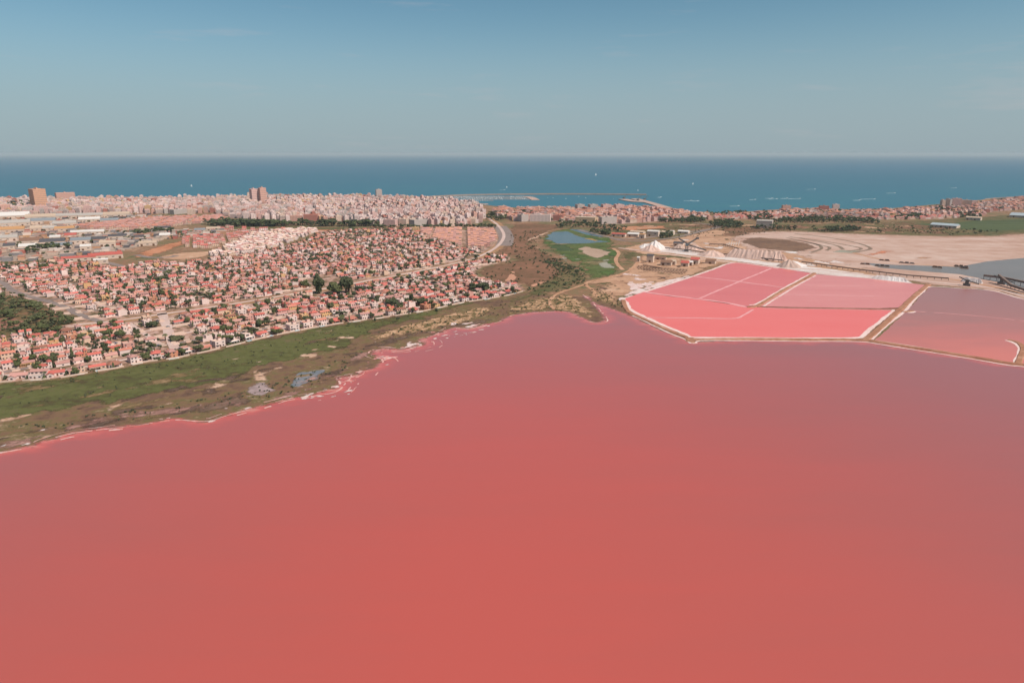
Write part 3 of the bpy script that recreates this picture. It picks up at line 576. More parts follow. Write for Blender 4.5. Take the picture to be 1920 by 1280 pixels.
for i, p in enumerate([[(1130, 428), (1190, 423), (1245, 428), (1180, 433)], [(1190, 424), (1250, 423), (1252, 428), (1210, 430)]]):
    zone('clay_field', GP(p), ZL + .11, m_clay, 4, 4, 22, seed=160 + i)

# --- ground under the villas, the town and the industrial estate
m_urban = ground_mat('garden_ground', [(0.2, A(88, 84, 56)), (0.38, A(124, 100, 76)), (0.54, A(184, 142, 124)), (0.82, A(214, 178, 164))], .03, .16, .62, seed=91)
U = GP([(-120, 734), (0, 717), (100, 710), (165, 699), (215, 691), (270, 679), (330, 671), (410, 654), (500, 632), (570, 618), (640, 606), (720, 595), (800, 582), (870, 567), (940, 556), (985, 545), (978, 532), (945, 533), (905, 523), (890, 512), (905, 500), (955, 489), (958, 480), (918, 479), (944, 460), (940, 440), (930, 432), (800, 429), (700, 431), (640, 433), (600, 438), (540, 462), (450, 480), (395, 485), (380, 488), (330, 496), (280, 492), (230, 503), (180, 494), (110, 486), (60, 494), (0, 496), (-160, 505), (-330, 560)])
zone('garden_ground', U, ZL + .14, m_urban, 4, 1.5, 12, seed=170)
m_town = ground_mat('town_ground', [(0.2, A(128, 104, 94)), (0.5, A(170, 140, 126)), (0.8, A(198, 168, 152))], .02, .1, .5, fade=10, seed=92)
T1 = GP([(-700, 412), (0, 404), (130, 405), (210, 401), (300, 401), (400, 399), (430, 409), (480, 413), (560, 417), (640, 419), (720, 425), (868, 425), (905, 417), (914, 403), (902, 394), (895, 387), (830, 379), (764, 376), (700, 374), (600, 373), (500, 373), (400, 375), (300, 377), (120, 377), (0, 379), (-700, 390)])
T2 = GP([(135, 425), (250, 413), (330, 408), (420, 405), (432, 413), (340, 423), (270, 431), (160, 431)])
T3 = GP([(918, 398), (940, 391), (960, 392), (1100, 393), (1180, 390), (1243, 393), (1296, 401), (1335, 403), (1335, 412), (1230, 416), (1160, 421), (1100, 419), (1040, 415), (960, 415), (932, 407)])
T6 = GP([(1335, 404), (1440, 405), (1560, 408), (1650, 409), (1770, 406), (1850, 400), (1850, 404), (1770, 411), (1650, 414), (1560, 411), (1440, 411), (1340, 412)])
T4 = GP([(1345, 404), (1440, 398), (1530, 393), (1600, 396), (1690, 394), (1770, 387), (1850, 379), (1920, 371), (2150, 360), (2150, 385), (1920, 393), (1850, 399), (1770, 405), (1650, 408), (1560, 407), (1440, 406), (1350, 409)])
IND = GP([(-300, 408), (0, 406), (130, 407), (260, 402), (320, 408), (240, 416), (140, 428), (160, 434), (260, 434), (330, 440), (300, 455), (240, 470), (190, 480), (110, 484), (60, 490), (0, 492), (-300, 500)])
m_indu = ground_mat('estate_ground', [(0.2, A(134, 114, 98)), (0.5, A(176, 150, 134)), (0.8, A(204, 176, 158))], .012, .06, .5, fade=12, seed=93)
zone('estate_ground', IND, ZL + .07, m_indu, 5, 4, 20, seed=171)
for i, p in enumerate((T1, T2, T3, T4)): zone('town_ground', p, ZL + .10, m_town, 7, 3, 20, seed=172 + i)
zone('clay_field', GP([(262, 472), (300, 460), (340, 450), (352, 449), (352, 456), (325, 468), (280, 482), (245, 484)]), ZL + .17, m_clay, 4, 4, 20, seed=180)
zone('clay_field', GP([(292, 480), (345, 473), (400, 470), (420, 470), (395, 480), (345, 490), (300, 487)]), ZL + .17, m_works, 4, 4, 20, seed=181)
zone('clay_field', GP([(0, 436), (50, 432), (120, 436), (150, 442), (90, 448), (0, 446)]), ZL + .17, ground_mat('ochre_earth', [(0.2, A(176, 124, 88)), (0.8, A(204, 158, 116))], .02, .1, .5), 4, 4, 20, seed=182)
zone('clay_field', GP([(190, 437), (250, 432), (330, 431), (350, 440), (260, 446)]), ZL + .17, m_heath, 4, 4, 20, seed=183)
zone('clay_field', GP([(560, 431), (620, 430), (625, 435), (580, 438)]), ZL + .17, m_clay, 4, 3, 20, seed=184)
zone('scrub_belt', GP([(410, 424), (560, 424), (720, 428), (800, 429), (700, 432), (560, 431), (420, 431)]), ZL + .12, m_heath2, 4, 5, 20, seed=185)
E1 = GP([(-120, 566), (0, 552), (40, 556), (70, 568), (105, 585), (140, 606), (110, 612), (95, 622), (40, 628), (0, 636), (-120, 660)])
zone('wooded_field', E1, ZL + .17, ground_mat('field_under_trees', [(0.2, A(84, 80, 54)), (0.5, A(112, 96, 66)), (0.8, A(146, 104, 80))], .02, .12, .5, seed=94), 3, 4, 18, seed=186)
zone('brown_field', GP([(-40, 600), (20, 595), (45, 603), (35, 612), (0, 620), (-60, 625)]), ZL + .19, ground_mat('ploughed_earth', [(0.2, A(140, 96, 80)), (0.8, A(164, 118, 98))], .03, .2, .5), 3, 3, 14, seed=187)

# ================================================================== SALT PANS
def pan_mat(name, stops, rough=.3, spec=.2, axis=None):
    m, nt, b = new_mat(name, rough, spec)
    f = mth(nt, 'ADD', mth(nt, 'MULTIPLY', nz(nt, .008, 4, .5, (1, 4, 1), R(8)), .7), mth(nt, 'MULTIPLY', nz(nt, .03, 5, .6, (1, 5, 1), R(8)), .3))
    nt.links.new(ramp(nt, f, stops), b.inputs['Base Color']); return m
ZP = ZL + .38
pA = GP([(1167, 561), (1205, 548), (1260, 556), (1310, 561), (1400, 575), (1500, 579), (1600, 580), (1677, 581), (1645, 608), (1615, 633), (1500, 634.5), (1400, 634), (1302, 634), (1250, 615), (1200, 593), (1178, 580)], ZP)
pB = GP([(1205, 547), (1250, 533), (1300, 517), (1340, 503), (1370, 492), (1400, 493), (1460, 502), (1525, 513), (1470, 543), (1420, 573), (1400, 574), (1310, 560), (1260, 554)], ZP)
pC = GP([(1530, 514), (1620, 521), (1735, 534), (1685, 577), (1640, 578), (1500, 576), (1424, 574), (1470, 546)], ZP)
pD = GP([(1742, 538), (1800, 541), (1860, 545), (1920, 561), (2050, 590), (2050, 690), (1905, 682), (1800, 665), (1700, 650), (1638, 640), (1690, 592)], ZP)
zone('salt_pan', pA, ZP, pan_mat('bright_pink_brine', [(0.3, A(248, 116, 108)), (0.7, A(254, 124, 116))]), 3, 1.5, 14, seed=200)
zone('salt_pan', pB, ZP, pan_mat('rose_brine', [(0.3, A(230, 114, 110)), (0.7, A(238, 124, 118))]), 3, 1.5, 14, seed=201)
zone('salt_pan', pC, ZP, pan_mat('pale_rose_brine', [(0.3, A(230, 134, 128)), (0.7, A(238, 148, 140))]), 3, 1.5, 14, seed=202)
m_pd, nt, b = new_mat('mauve_brine', .3, .25)
g_ = nt.nodes.new('ShaderNodeNewGeometry'); sx = nt.nodes.new('ShaderNodeSeparateXYZ'); nt.links.new(g_.outputs['Position'], sx.inputs[0])
yb, yt = G(1700, 670)[1], G(1700, 555)[1]
f = mth(nt, 'MULTIPLY_ADD', sx.outputs['Y'], 1 / (yt - yb), -yb / (yt - yb))
f = mth(nt, 'ADD', f, mth(nt, 'MULTIPLY', mth(nt, 'SUBTRACT', nz(nt, .012, 5, .6, (1, 3, 1)), .5), .5))
nt.links.new(ramp(nt, f, [(0.0, A(226, 124, 108)), (0.25, A(208, 118, 106)), (0.6, A(182, 116, 106)), (1.0, A(176, 116, 108))]), b.inputs['Base Color'])
zone('salt_pan', pD, ZP, m_pd, 3, 1.5, 14, seed=203)
m_dike = ground_mat('dike_earth', [(0.2, A(152, 104, 80)), (0.5, A(178, 124, 98)), (0.8, A(196, 148, 122))], .05, .3, .5, seed=95)
m_dike2 = ground_mat('dark_dike_earth', [(0.2, A(140, 92, 80)), (0.8, A(170, 118, 100))], .05, .3, .5, seed=96)
D1 = GP([(1168, 563), (1172, 575), (1180, 586), (1202, 596.5), (1250, 618.5), (1285, 632), (1300, 637), (1400, 636), (1500, 637), (1610, 637.5), (1650, 642), (1700, 650), (1800, 666), (1890, 681), (1920, 684), (2100, 710)])
dike('dike', D1, 5.6, 3.4, .9, m_dike)
dike('dike', GP([(1622, 638), (1650, 615), (1688, 580), (1715, 555), (1740, 534)]), 6.4, 3.8, .9, m_dike)
dike('dike', GP([(1401, 576), (1420, 573.5), (1470, 544), (1500, 528), (1527, 512.5)]), 5.4, 3, .9, m_dike)
dike('dike', GP([(1420, 575.5), (1500, 577.5), (1600, 579), (1680, 580)]), 3, 1.8, .7, m_dike2)
dike('dike', GP([(1293, 634), (1296, 640), (1303, 641)]), 9, 5, .8, m_dike)
dike('dike', GP([(1908, 682), (1914, 668), (1918, 655), (1912, 645), (1900, 640), (1890, 638)]), 5, 3, .8, m_dike)
dike('dike', GP([(1692, 585), (1703, 584.5), (1712, 583)]), 5, 3, .6, m_dike)
RIM = ZP + .06
def rim(px, w, k=0, gap=None, mat=None, j=.3): ribbon('salt_rim', GP(px, RIM), w, RIM + .01 * (k % 5), mat or m_rim, j, 4, seed=k, gap=gap)
m_rim = ground_mat('white_salt_rim', [(0.2, A(236, 190, 180)), (0.6, A(242, 214, 206)), (0.9, A(244, 226, 220))], .1, .5, .5, seed=97)
m_rimp = ground_mat('pink_salt_ridge', [(0.2, A(232, 150, 152)), (0.7, A(240, 178, 176))], .1, .5, .5, seed=98)
rim([(1168, 560), (1176, 570), (1182, 580), (1204, 592), (1252, 613), (1286, 627), (1304, 632.5), (1400, 633.2), (1500, 634.2), (1600, 633.5), (1616, 631.5)], 4.4, 1)
rim([(1616, 632), (1632, 617), (1655, 598), (1678, 581)], 3.4, 2)
rim([(1186, 591.5), (1204, 599.5), (1250, 622), (1286, 636.5), (1294, 643), (1306, 643), (1312, 638.6), (1400, 638.6), (1500, 639.6), (1610, 640.4), (1650, 645.3), (1700, 653.3), (1800, 669), (1890, 684.4), (1925, 688), (2100, 714)], 1.8, 3)
rim([(1640, 637.5), (1700, 647), (1800, 663.5), (1890, 679), (1904, 680.5)], 1.8, 4)
rim([(1634, 636), (1662, 610), (1700, 580), (1712, 564), (1730, 547), (1745, 537.5), (1800, 540.5), (1860, 545), (1920, 561), (2050, 590)], 2.6, 5)
rim([(1698, 583), (1706, 586), (1715, 583.5)], 3.0, 6)
rim([(1904, 680), (1910, 667), (1913, 655), (1908, 646), (1898, 641), (1886, 637.5)], 3.2, 7)
rim([(1206, 547), (1250, 553), (1310, 560.5), (1360, 567), (1400, 575.5)], 4.6, 8, mat=m_rimp)
rim([(1300, 518), (1340, 522.5), (1385, 528), (1440, 535), (1470, 539)], 3.4, 9, mat=m_rimp, gap=-.75)
rim([(1446, 503), (1420, 514), (1385, 528), (1350, 543), (1312, 559)], 2.8, 10, mat=m_rimp)
rim([(1205, 548), (1250, 534), (1300, 517.5), (1340, 503.5), (1370, 493), (1400, 494), (1460, 503)], 3.4, 11)
rim([(1405, 572), (1425, 567), (1470, 540), (1500, 524), (1522, 513)], 3.0, 12)
rim([(1432, 574), (1470, 550), (1500, 532), (1530, 516)], 2.0, 13, gap=-.4)
rim([(1500, 534.5), (1560, 536), (1620, 537), (1640, 538)], 2.2, 14, mat=m_rimp, gap=-.35)
rim([(1470, 552), (1540, 553), (1600, 554.5), (1650, 555)], 2.2, 15, mat=m_rimp, gap=-.4)
rim([(1430, 577.5), (1500, 578.5), (1600, 580), (1676, 581.5)], 1.5, 16, mat=m_rimp, gap=-.3)
rim([(1205, 595), (1300, 596), (1375, 597), (1395, 590), (1412, 580)], 2.2, 17, mat=m_rimp, gap=-.6)
rim([(1715, 583.5), (1780, 588), (1850, 594), (1920, 602)], 1.4, 18, mat=m_rimp, gap=-.2)

# ================================================================== ROADS
m_road = ground_mat('asphalt_road', [(0.2, A(136, 118, 112)), (0.8, A(160, 140, 132))], .05, .4, .5, seed=99)
m_lane = ground_mat('pale_street', [(0.2, A(202, 168, 154)), (0.5, A(216, 184, 172)), (0.8, A(228, 200, 190))], .05, .4, .5, seed=101)
m_dirt = ground_mat('dirt_track', [(0.2, A(184, 132, 100)), (0.8, A(214, 166, 136))], .05, .4, .5, seed=102)
m_verge = ground_mat('road_verge', [(0.2, A(150, 114, 80)), (0.5, A(176, 132, 98)), (0.8, A(196, 150, 118))], .05, .3, .5, seed=103)
M1 = GP([(140, 610), (220, 602), (300, 590.5), (400, 576), (500, 560.5), (560, 550), (600, 543.5), (650, 535), (690, 527), (750, 516), (840, 497.5), (895, 483), (928, 467), (944, 451), (946, 437), (934, 421), (915, 407), (902, 396)])
M2 = GP([(-60, 520), (0, 528), (30, 548), (110, 571), (150, 590), (190, 604)])
PATH = GP([(303, 586), (310, 604), (318, 628), (330, 655)])
ribbon('road_verge', M1, 17, ZL + .20, m_verge, .1, 8, seed=1)
ribbon('road', M1, 5.5, ZL + .24, m_lane, .05, 8, off=2.0)
ribbon('road', M2, 6.5, ZL + .24, m_road, .05, 8)
ribbon('road', GP([(944, 461), (949, 448), (946, 436), (937, 424)]), 26, ZL + .22, m_road, .05, 8)
ribbon('track', PATH, 7.5, ZL + .24, m_lane, .1, 5)
ribbon('track', GP([(1150, 466), (1160, 474), (1155, 486), (1158, 496), (1168, 506)]), 5, ZL + .24, m_dirt, .15, 6)
ribbon('track', GP([(1196, 492), (1180, 507), (1150, 518), (1110, 527), (1098, 533), (1112, 545), (1118, 556)]), 4, ZL + .24, m_dirt, .15, 6)
ribbon('track', GP([(1098, 533), (1070, 542), (1045, 551), (1030, 566), (1040, 580)]), 3.4, ZL + .24, m_dirt, .3, 6)
ribbon('road', GP([(1085, 431), (1105, 436), (1140, 444), (1180, 452), (1260, 446), (1330, 430), (1342, 426)]), 8, ZL + .24, m_road, .05, 8)
ribbon('road', GP([(1150, 448), (1200, 447), (1270, 438), (1345, 427), (1330, 421), (1300, 418)]), 9, ZL + .25, m_road, .05, 8)
ribbon('road', GP([(1160, 465), (1210, 471), (1300, 483), (1390, 494), (1500, 507)]), 6, ZL + .25, m_lane, .1, 8)
ribbon('track', GP([(1500, 503), (1620, 515), (1740, 528), (1860, 540), (1950, 562)]), 7, ZL + .25, m_lane, .2, 8)
ribbon('track', GP([(1470, 483), (1560, 497), (1700, 516), (1800, 526), (1920, 552), (2000, 575)]), 6, ZL + .25, m_dirt, .2, 8)
ribbon('track', GP([(1600, 474), (1660, 488), (1740, 497), (1790, 500)]), 5, ZL + .25, m_dirt, .2, 8)
ribbon('road', GP([(128, 427), (180, 417), (240, 410), (300, 404)]), 8, ZL + .22, m_lane, .05, 10)
ribbon('road', GP([(0, 455), (60, 447), (130, 436), (200, 431), (420, 431), (640, 434), (780, 430), (915, 425)]), 9, ZL + .22, m_lane, .05, 10)
ribbon('road', GP([(180, 487), (220, 497), (262, 505), (300, 508), (340, 498)]), 9, ZL + .22, m_road, .05, 10)
ribbon('road', GP([(255, 478), (285, 483), (320, 482), (330, 479)]), 9, ZL + .22, m_road, .05, 10)

# ================================================================== VILLAS
WALLS = {'white': plain('white_render', A(236, 208, 198)), 'cream': plain('cream_render', A(226, 190, 166)), 'pink': plain('pink_render', A(214, 160, 146)), 'yellow': plain('yellow_render', A(220, 174, 126)), 'orange': plain('orange_render', A(208, 144, 114))}
ROOFS = {'red': plain('red_tiles', A(207, 110, 98), var=.3, scale=1.2), 'orange': plain('orange_tiles', A(205, 130, 110), var=.3, scale=1.2), 'pink': plain('faded_pink_tiles', A(203, 148, 137), var=.3, scale=1.2), 'brown': plain('brown_tiles', A(162, 108, 90), var=.3, scale=1.2), 'flat': plain('roof_terrace', A(226, 190, 170), var=.2), 'flat_red': plain('red_roof_terrace', A(204, 130, 108), var=.2)}
m_glass = plain('dark_window_glass', A(74, 72, 78), .25, .5, .1)
m_door = plain('brown_door', A(112, 76, 56)); m_trim = plain('white_trim', A(246, 236, 228)); m_metal = plain('grey_metal', A(120, 112, 110), .5)
m_shade = plain('awning_cloth', A(120, 130, 160))
mw = MB(); mw.box(-.5, .5, -.06, .06, -.5, .5, 'glass', True); WIN = mw.mesh('window', m_glass)
md = MB(); md.box(-.5, .5, -.06, .06, 0, 1, 'door'); DOOR = md.mesh('door', m_door)

def house_kind(k):
    """returns MB with groups wall / roof / chimney / porch / terrace, and openings (x, y, z, side, w, h, kind)"""
    m = MB(); w = []
    if k == 0:      # single storey, hipped roof, front porch
        m.box(-5.5, 5.5, -4, 4, 0, 3.1, 'wall'); m.hip(-6, 6, -4.5, 4.5, 3.1, 2.2, 'roof')
        m.box(-2.6, 2.6, -6.4, -4.6, 2.5, 2.7, 'porch'); [m.box(x, x + .3, -6.4, -6.1, 0, 2.5, 'porch') for x in (-2.6, 2.3)]; m.hip(-2.9, 2.9, -6.7, -4.56, 2.72, .7, 'roof')
        m.box(2.8, 3.5, 1, 1.7, 3.2, 6.2, 'chimney')
        w = [(-4, -4, 1.7, 0, 1.4, 1.3, 'w'), (4, -4, 1.7, 0, 1.4, 1.3, 'w'), (0, -4, 0, 0, 1.2, 2.2, 'd'), (5.5, 0, 1.7, 1, 1.3, 1.2, 'w'), (-5.5, 0, 1.7, 1, 1.3, 1.2, 'w'), (-3, 4, 1.7, 0, 1.4, 1.2, 'w'), (3, 4, 1.7, 0, 1.4, 1.2, 'w')]
    elif k == 1:    # two storeys with a hipped roof and a one-storey wing with terrace
        m.box(-5, 1.5, -4.5, 4.5, 0, 5.9, 'wall'); m.hip(-5.5, 2, -5, 5, 5.9, 2.0, 'roof')
        m.box(1.503, 5.5, -4, 4, 0, 3.0, 'wall'); m.parapet(1.51, 5.5, -4, 4, 3.0, .9, .22, 'wall'); m.box(1.75, 5.27, -3.77, 3.77, 3.0, 3.05, 'terrace')
        m.box(-3.8, -3.1, 1, 1.7, 6, 8.6, 'chimney')
        w = [(-3.5, -4.5, 1.6, 0, 1.5, 1.4, 'w'), (-.4, -4.5, 0, 0, 1.2, 2.2, 'd'), (-3.5, -4.5, 4.5, 0, 1.3, 1.3, 'w'), (-.4, -4.5, 4.5, 0, 1.3, 1.3, 'w'), (3.6, -4, 1.6, 0, 1.8, 1.4, 'w'), (-5, 0, 4.5, 1, 1.2, 1.2, 'w'), (-5, 0, 1.6, 1, 1.2, 1.2, 'w'), (5.5, 0, 1.6, 1, 1.2, 1.2, 'w')]
    elif k == 2:    # flat-roofed two-storey block with roof terrace and stair head
        m.box(-5, 5, -4.5, 4.5, 0, 6.0, 'wall'); m.parapet(-5, 5, -4.5, 4.5, 6.0, 1.0, .22, 'wall'); m.box(-4.77, 4.77, -4.27, 4.27, 6.0, 6.05, 'terrace')
        m.box(1.5, 4.6, 1, 4.1, 6.06, 8.4, 'wall'); m.hip(1.3, 4.8, .8, 4.3, 8.4, .9, 'roof')
        m.box(-4.5, .5, -5.8, -4.503, 2.9, 3.1, 'porch'); m.box(-4.5, .5, -5.8, -5.65, 3.1, 4.0, 'porch')
        w = [(-3, -4.5, 1.5, 0, 1.8, 1.6, 'w'), (2.8, -4.5, 1.5, 0, 1.5, 1.4, 'w'), (.1, -4.5, 0, 0, 1.1, 2.1, 'd'), (-3, -4.5, 4.3, 0, 1.5, 2.0, 'w'), (2.8, -4.5, 4.5, 0, 1.5, 1.3, 'w'), (5, 0, 4.5, 1, 1.2, 1.2, 'w'), (-5, 0, 4.5, 1, 1.2, 1.2, 'w'), (-5, 1, 1.6, 1, 1.2, 1.2, 'w')]
    elif k == 3:    # L-shaped bungalow, gabled roofs
        m.box(-6, 6, -1.5, 4.5, 0, 3.0, 'wall'); m.gable(-6.3, 6.3, -1.5, 4.5, 3.0, 1.9, 'roof', 'wall')
        m.box(-5.6, -1.0, -5.5, -1.503, 0, 2.95, 'wall'); m.gable(-5.6, -1.0, -5.8, -.6, 2.95, 1.5, 'roof', 'wall', False)
        m.box(3.2, 3.9, 2, 2.7, 3.4, 6.0, 'chimney')
        w = [(-3.3, -5.5, 1.5, 0, 1.6, 1.4, 'w'), (1, -1.5, 0, 0, 1.2, 2.2, 'd'), (3.6, -1.5, 1.6, 0, 1.8, 1.4, 'w'), (6, 1.5, 1.6, 1, 1.3, 1.2, 'w'), (-6, 1.5, 1.6, 1, 1.3, 1.2, 'w'), (0, 4.5, 1.6, 0, 1.5, 1.2, 'w')]
    elif k == 4:    # pair of two-storey houses under one gabled roof, front terrace cut in
        m.box(-6.2, 6.2, -1.5, 4.5, 0, 5.6, 'wall'); m.gable(-6.5, 6.5, -1.5, 4.5, 5.6, 1.7, 'roof', 'wall')
        m.box(-6.2, 6.2, -5, -1.503, 0, 3.0, 'wall'); m.parapet(-6.2, 6.2, -5, -1.9, 3.0, .9, .2, 'wall'); m.box(-5.98, 5.98, -4.78, -1.55, 3.0, 3.05, 'terrace')
        m.box(-1.5, -.9, 1.5, 2.1, 6.5, 8.4, 'chimney'); m.box(4.0, 4.6, 1.5, 2.1, 6.5, 8.4, 'chimney_b')
        w = [(x, -5, 1.5, 0, 1.5, 1.4, 'w') for x in (-4.6, 1.6)] + [(x, -5, 0, 0, 1.1, 2.1, 'd') for x in (-1.8, 4.6)] + [(x, -1.5, 4.15, 0, 1.6, 1.9, 'w') for x in (-4.4, -1.5, 1.8, 4.6)] + [(6.2, 1.5, 4.2, 1, 1.2, 1.2, 'w'), (-6.2, 1.5, 4.2, 1, 1.2, 1.2, 'w')]
    elif k == 5:    # modern cubes
        m.box(-5.5, 5.5, -4, 4.5, 0, 3.2, 'wall'); m.parapet(-5.5, 5.5, -4, 4.5, 3.2, .5, .2, 'wall'); m.box(-5.28, 5.28, -3.78, 4.28, 3.2, 3.25, 'terrace')
        m.box(-5.2, 1.5, -2.5, 4.2, 3.26, 6.4, 'wall'); m.parapet(-5.2, 1.5, -2.5, 4.2, 6.4, .5, .2, 'wall'); m.box(-4.98, 1.28, -2.28, 3.98, 6.4, 6.45, 'terrace')
        m.box(-6, 2, -5.6, -4.003, 2.7, 2.9, 'porch'); m.box(-6, -5.8, -5.6, -5.4, 0, 2.7, 'porch'); m.box(1.8, 2, -5.6, -5.4, 0, 2.7, 'porch')
        w = [(-3, -4, 1.4, 0, 3.4, 2.2, 'w'), (3.4, -4, 1.5, 0, 2.4, 1.8, 'w'), (.4, -4, 0, 0, 1.2, 2.2, 'd'), (-2, -2.5, 4.8, 0, 3.6, 1.8, 'w'), (1.5, 1, 4.9, 1, 1.6, 1.4, 'w'), (5.5, 0, 1.7, 1, 1.6, 1.4, 'w'), (-5.5, 0, 1.7, 1, 1.6, 1.4, 'w')]
    elif k == 6:    # long low terrace bungalow, low pitch
        m.box(-7, 7, -3.6, 3.6, 0, 2.9, 'wall'); m.gable(-7.3, 7.3, -3.6, 3.6, 2.9, 1.4, 'roof', 'wall')
        for x in (-6.4, -2.2, 2.0): m.box(x, x + .3, -5.4, -5.1, 0, 2.3, 'porch')
        m.box(-6.5, 2.4, -5.5, -3.98, 2.3, 2.45, 'porch')
        m.box(-.3, .4, .8, 1.5, 3.6, 5.4, 'chimney')
        w = [(-5.2, -3.6, 1.5, 0, 1.4, 1.3, 'w'), (-1.8, -3.6, 1.5, 0, 1.4, 1.3, 'w'), (1.2, -3.6, 0, 0, 1.1, 2.1, 'd'), (4.6, -3.6, 1.5, 0, 1.8, 1.3, 'w'), (7, 0, 1.6, 1, 1.2, 1.2, 'w'), (-7, 0, 1.6, 1, 1.2, 1.2, 'w')]
    else:           # tower villa: two storeys, hipped main roof and a small tower
        m.box(-5.5, 3, -4, 4, 0, 3.0, 'wall'); m.hip(-5.9, 3.0, -4.4, 4.4, 3.0, 1.8, 'roof')
        m.box(3.003, 6.2, -3.2, 3.2, 0, 6.2, 'wall'); m.hip(2.7, 6.5, -3.6, 3.6, 6.2, 1.4, 'roof')
        m.box(-3, -2.4, .5, 1.1, 4.2, 6.0, 'chimney')
        w = [(-3.8, -4, 1.6, 0, 1.5, 1.3, 'w'), (1.2, -4, 1.6, 0, 1.3, 1.3, 'w'), (-1.2, -4, 0, 0, 1.2, 2.2, 'd'), (4.6, -3.2, 1.6, 0, 1.3, 1.3, 'w'), (4.6, -3.2, 4.7, 0, 1.2, 1.3, 'w'), (6.2, 0, 4.7, 1, 1.2, 1.2, 'w'), (-5.5, 0, 1.6, 1, 1.2, 1.2, 'w')]
    return m, w
KWORD = ['{w} bungalow with {r} hipped roof', '{w} two-storey house with {r} hipped roof', '{w} flat-roofed house with {r} stair head', '{w} L-shaped bungalow with {r} roof', '{w} paired house under {r} gable', '{w} modern flat-roofed house', '{w} long bungalow with {r} roof', '{w} villa with tower and {r} roofs']
HK = []
for k in range(8):
    m, w = house_kind(k)
    parts = [(g, m.sub([g]).mesh('house_' + g, None)) for g in m.groups()]
    tm = m.sub(m.groups())
    for (x, y, z, sd, ww, hh, kd) in w:          # openings for the joined far houses
        z0, z1 = (z - hh / 2, z + hh / 2) if kd == 'w' else (0, hh); e = .07
        if sd == 0: tm.box(x - ww / 2, x + ww / 2, y - e, y + e, z0, z1, 'glass')
        else: tm.box(x - e, x + e, y - ww / 2, y + ww / 2, z0, z1, 'glass')
    HK.append((parts, w, tm.tris()))
PNAME = {'chimney_b': 'chimney', 'wall': 'wall', 'roof': 'roof', 'chimney': 'chimney', 'porch': 'porch', 'terrace': 'roof_terrace'}
def make_house(k, x, y, rz, wall, roof, terr, sc):
    e = empty('house', (x, y, ZL + .15), rz); e.scale = (sc, sc, .9)
    matmap = {'wall': WALLS[wall], 'roof': ROOFS[roof], 'chimney': WALLS[wall], 'chimney_b': WALLS[wall], 'porch': WALLS[wall] if k != 5 else m_trim, 'terrace': ROOFS[terr]}
    for g, me in HK[k][0]: obj(PNAME[g], me, e, mat=matmap[g])
    for (wx, wy, z, sd, ww, hh, kd) in HK[k][1]:
        o = obj('window' if kd == 'w' else 'door', WIN if kd == 'w' else DOOR, e, (wx, wy, z), R(90) if sd else 0); o.scale = (ww, 1, hh)
    return e
GLASSC = A(80, 78, 84)
def acol(d, k): # raw colour behind a palette entry
    return PAL[k]
PAL = {'white': A(236, 208, 198), 'cream': A(226, 190, 166), 'pink': A(214, 160, 146), 'yellow': A(220, 174, 126), 'orangew': A(208, 144, 114), 'red': A(206, 112, 102), 'orange': A(204, 132, 112), 'pinkr': A(202, 148, 138), 'brown': A(162, 108, 90), 'flat': A(226, 190, 170), 'flat_red': A(204, 130, 108)}
def jit(c, a=.1):
    q = 1 + random.uniform(-a, a); return (c[0] * q, c[1] * q, c[2] * q, 1)

P0, P1 = np.array(G(0, 718)), np.array(G(985, 546))
AX = (P1 - P0) / np.linalg.norm(P1 - P0); AN = np.array([-AX[1], AX[0]]); PHI = math.atan2(AX[1], AX[0])
def st(x, y): d = np.array([x, y]) - P0; return float(d @ AX), float(d @ AN)
def xy(s, t): p = P0 + AX * s + AN * t; return float(p[0]), float(p[1])
frontW = GP(front)
E2 = GP([(583, 522), (605, 516), (660, 525), (662, 553), (590, 556)])
FIELDS = [E1, E2, GP([(262, 472), (352, 447), (352, 458), (280, 484), (245, 486)]), GP([(292, 480), (420, 468), (395, 482), (345, 492), (300, 489)])]
PARK = GP([(300, 618), (312, 600), (350, 620), (365, 632), (345, 648), (325, 650)])
WT = GP([(385, 482), (470, 440), (560, 430), (605, 432), (525, 463), (445, 481)])      # rows of white terraces
PT = GP([(785, 430), (928, 431), (938, 442), (932, 456), (908, 468), (860, 464), (805, 448), (790, 440)])   # pink terraces
spots = []; streets = []
# front row, following the edge of the meadow
fp = smooth(frontW, 1.0); FP = np.array(fp); cum = np.concatenate([[0], np.cumsum(np.linalg.norm(np.diff(FP, axis=0), axis=1))])
pos = 6.0
while pos < cum[-1] - 6:
    i = int(np.searchsorted(cum, pos)); d = FP[min(i + 8, len(FP) - 1)] - FP[max(i - 8, 0)]; a = math.atan2(d[1], d[0]); n = np.array([-math.sin(a), math.cos(a)])
    q = FP[i] + n * random.uniform(9.5, 12); spots.append([q[0], q[1], a + random.gauss(0, .04), 0]); pos += random.uniform(14, 18.5)
PER = 37.0
def inside_ok(x, y, md=6):
    X = np.array([x]); Y = np.array([y])
    if sdf(X, Y, U)[0] < md: return False
    for f_ in FIELDS + [PARK, WT, PT]:
        if sdf(X, Y, f_)[0] > -3: return False
    if line_dist(X, Y, M1)[0] < 15 or line_dist(X, Y, M2)[0] < 11 or line_dist(X, Y, PATH)[0] < 11: return False
    return True
cand = []
for k in range(-5, 42):
    for side in (0, 1):
        t = 34 + k * PER + (3.4 + 7.8 if side == 0 else 3.4 + 7.8 + 15.2); s = -330.0 + random.uniform(0, 10)
        while s < 2100:
            cand.append((s, t + random.uniform(-1.3, 1.3), k * 2 + side, side)); s += random.uniform(11.0, 15.0)
CA = np.array([xy(c[0], c[1]) for c in cand])
okm = sdf(CA[:, 0], CA[:, 1], U) > 7
for f_ in FIELDS + [PARK, WT, PT]: okm &= sdf(CA[:, 0], CA[:, 1], f_) < -4
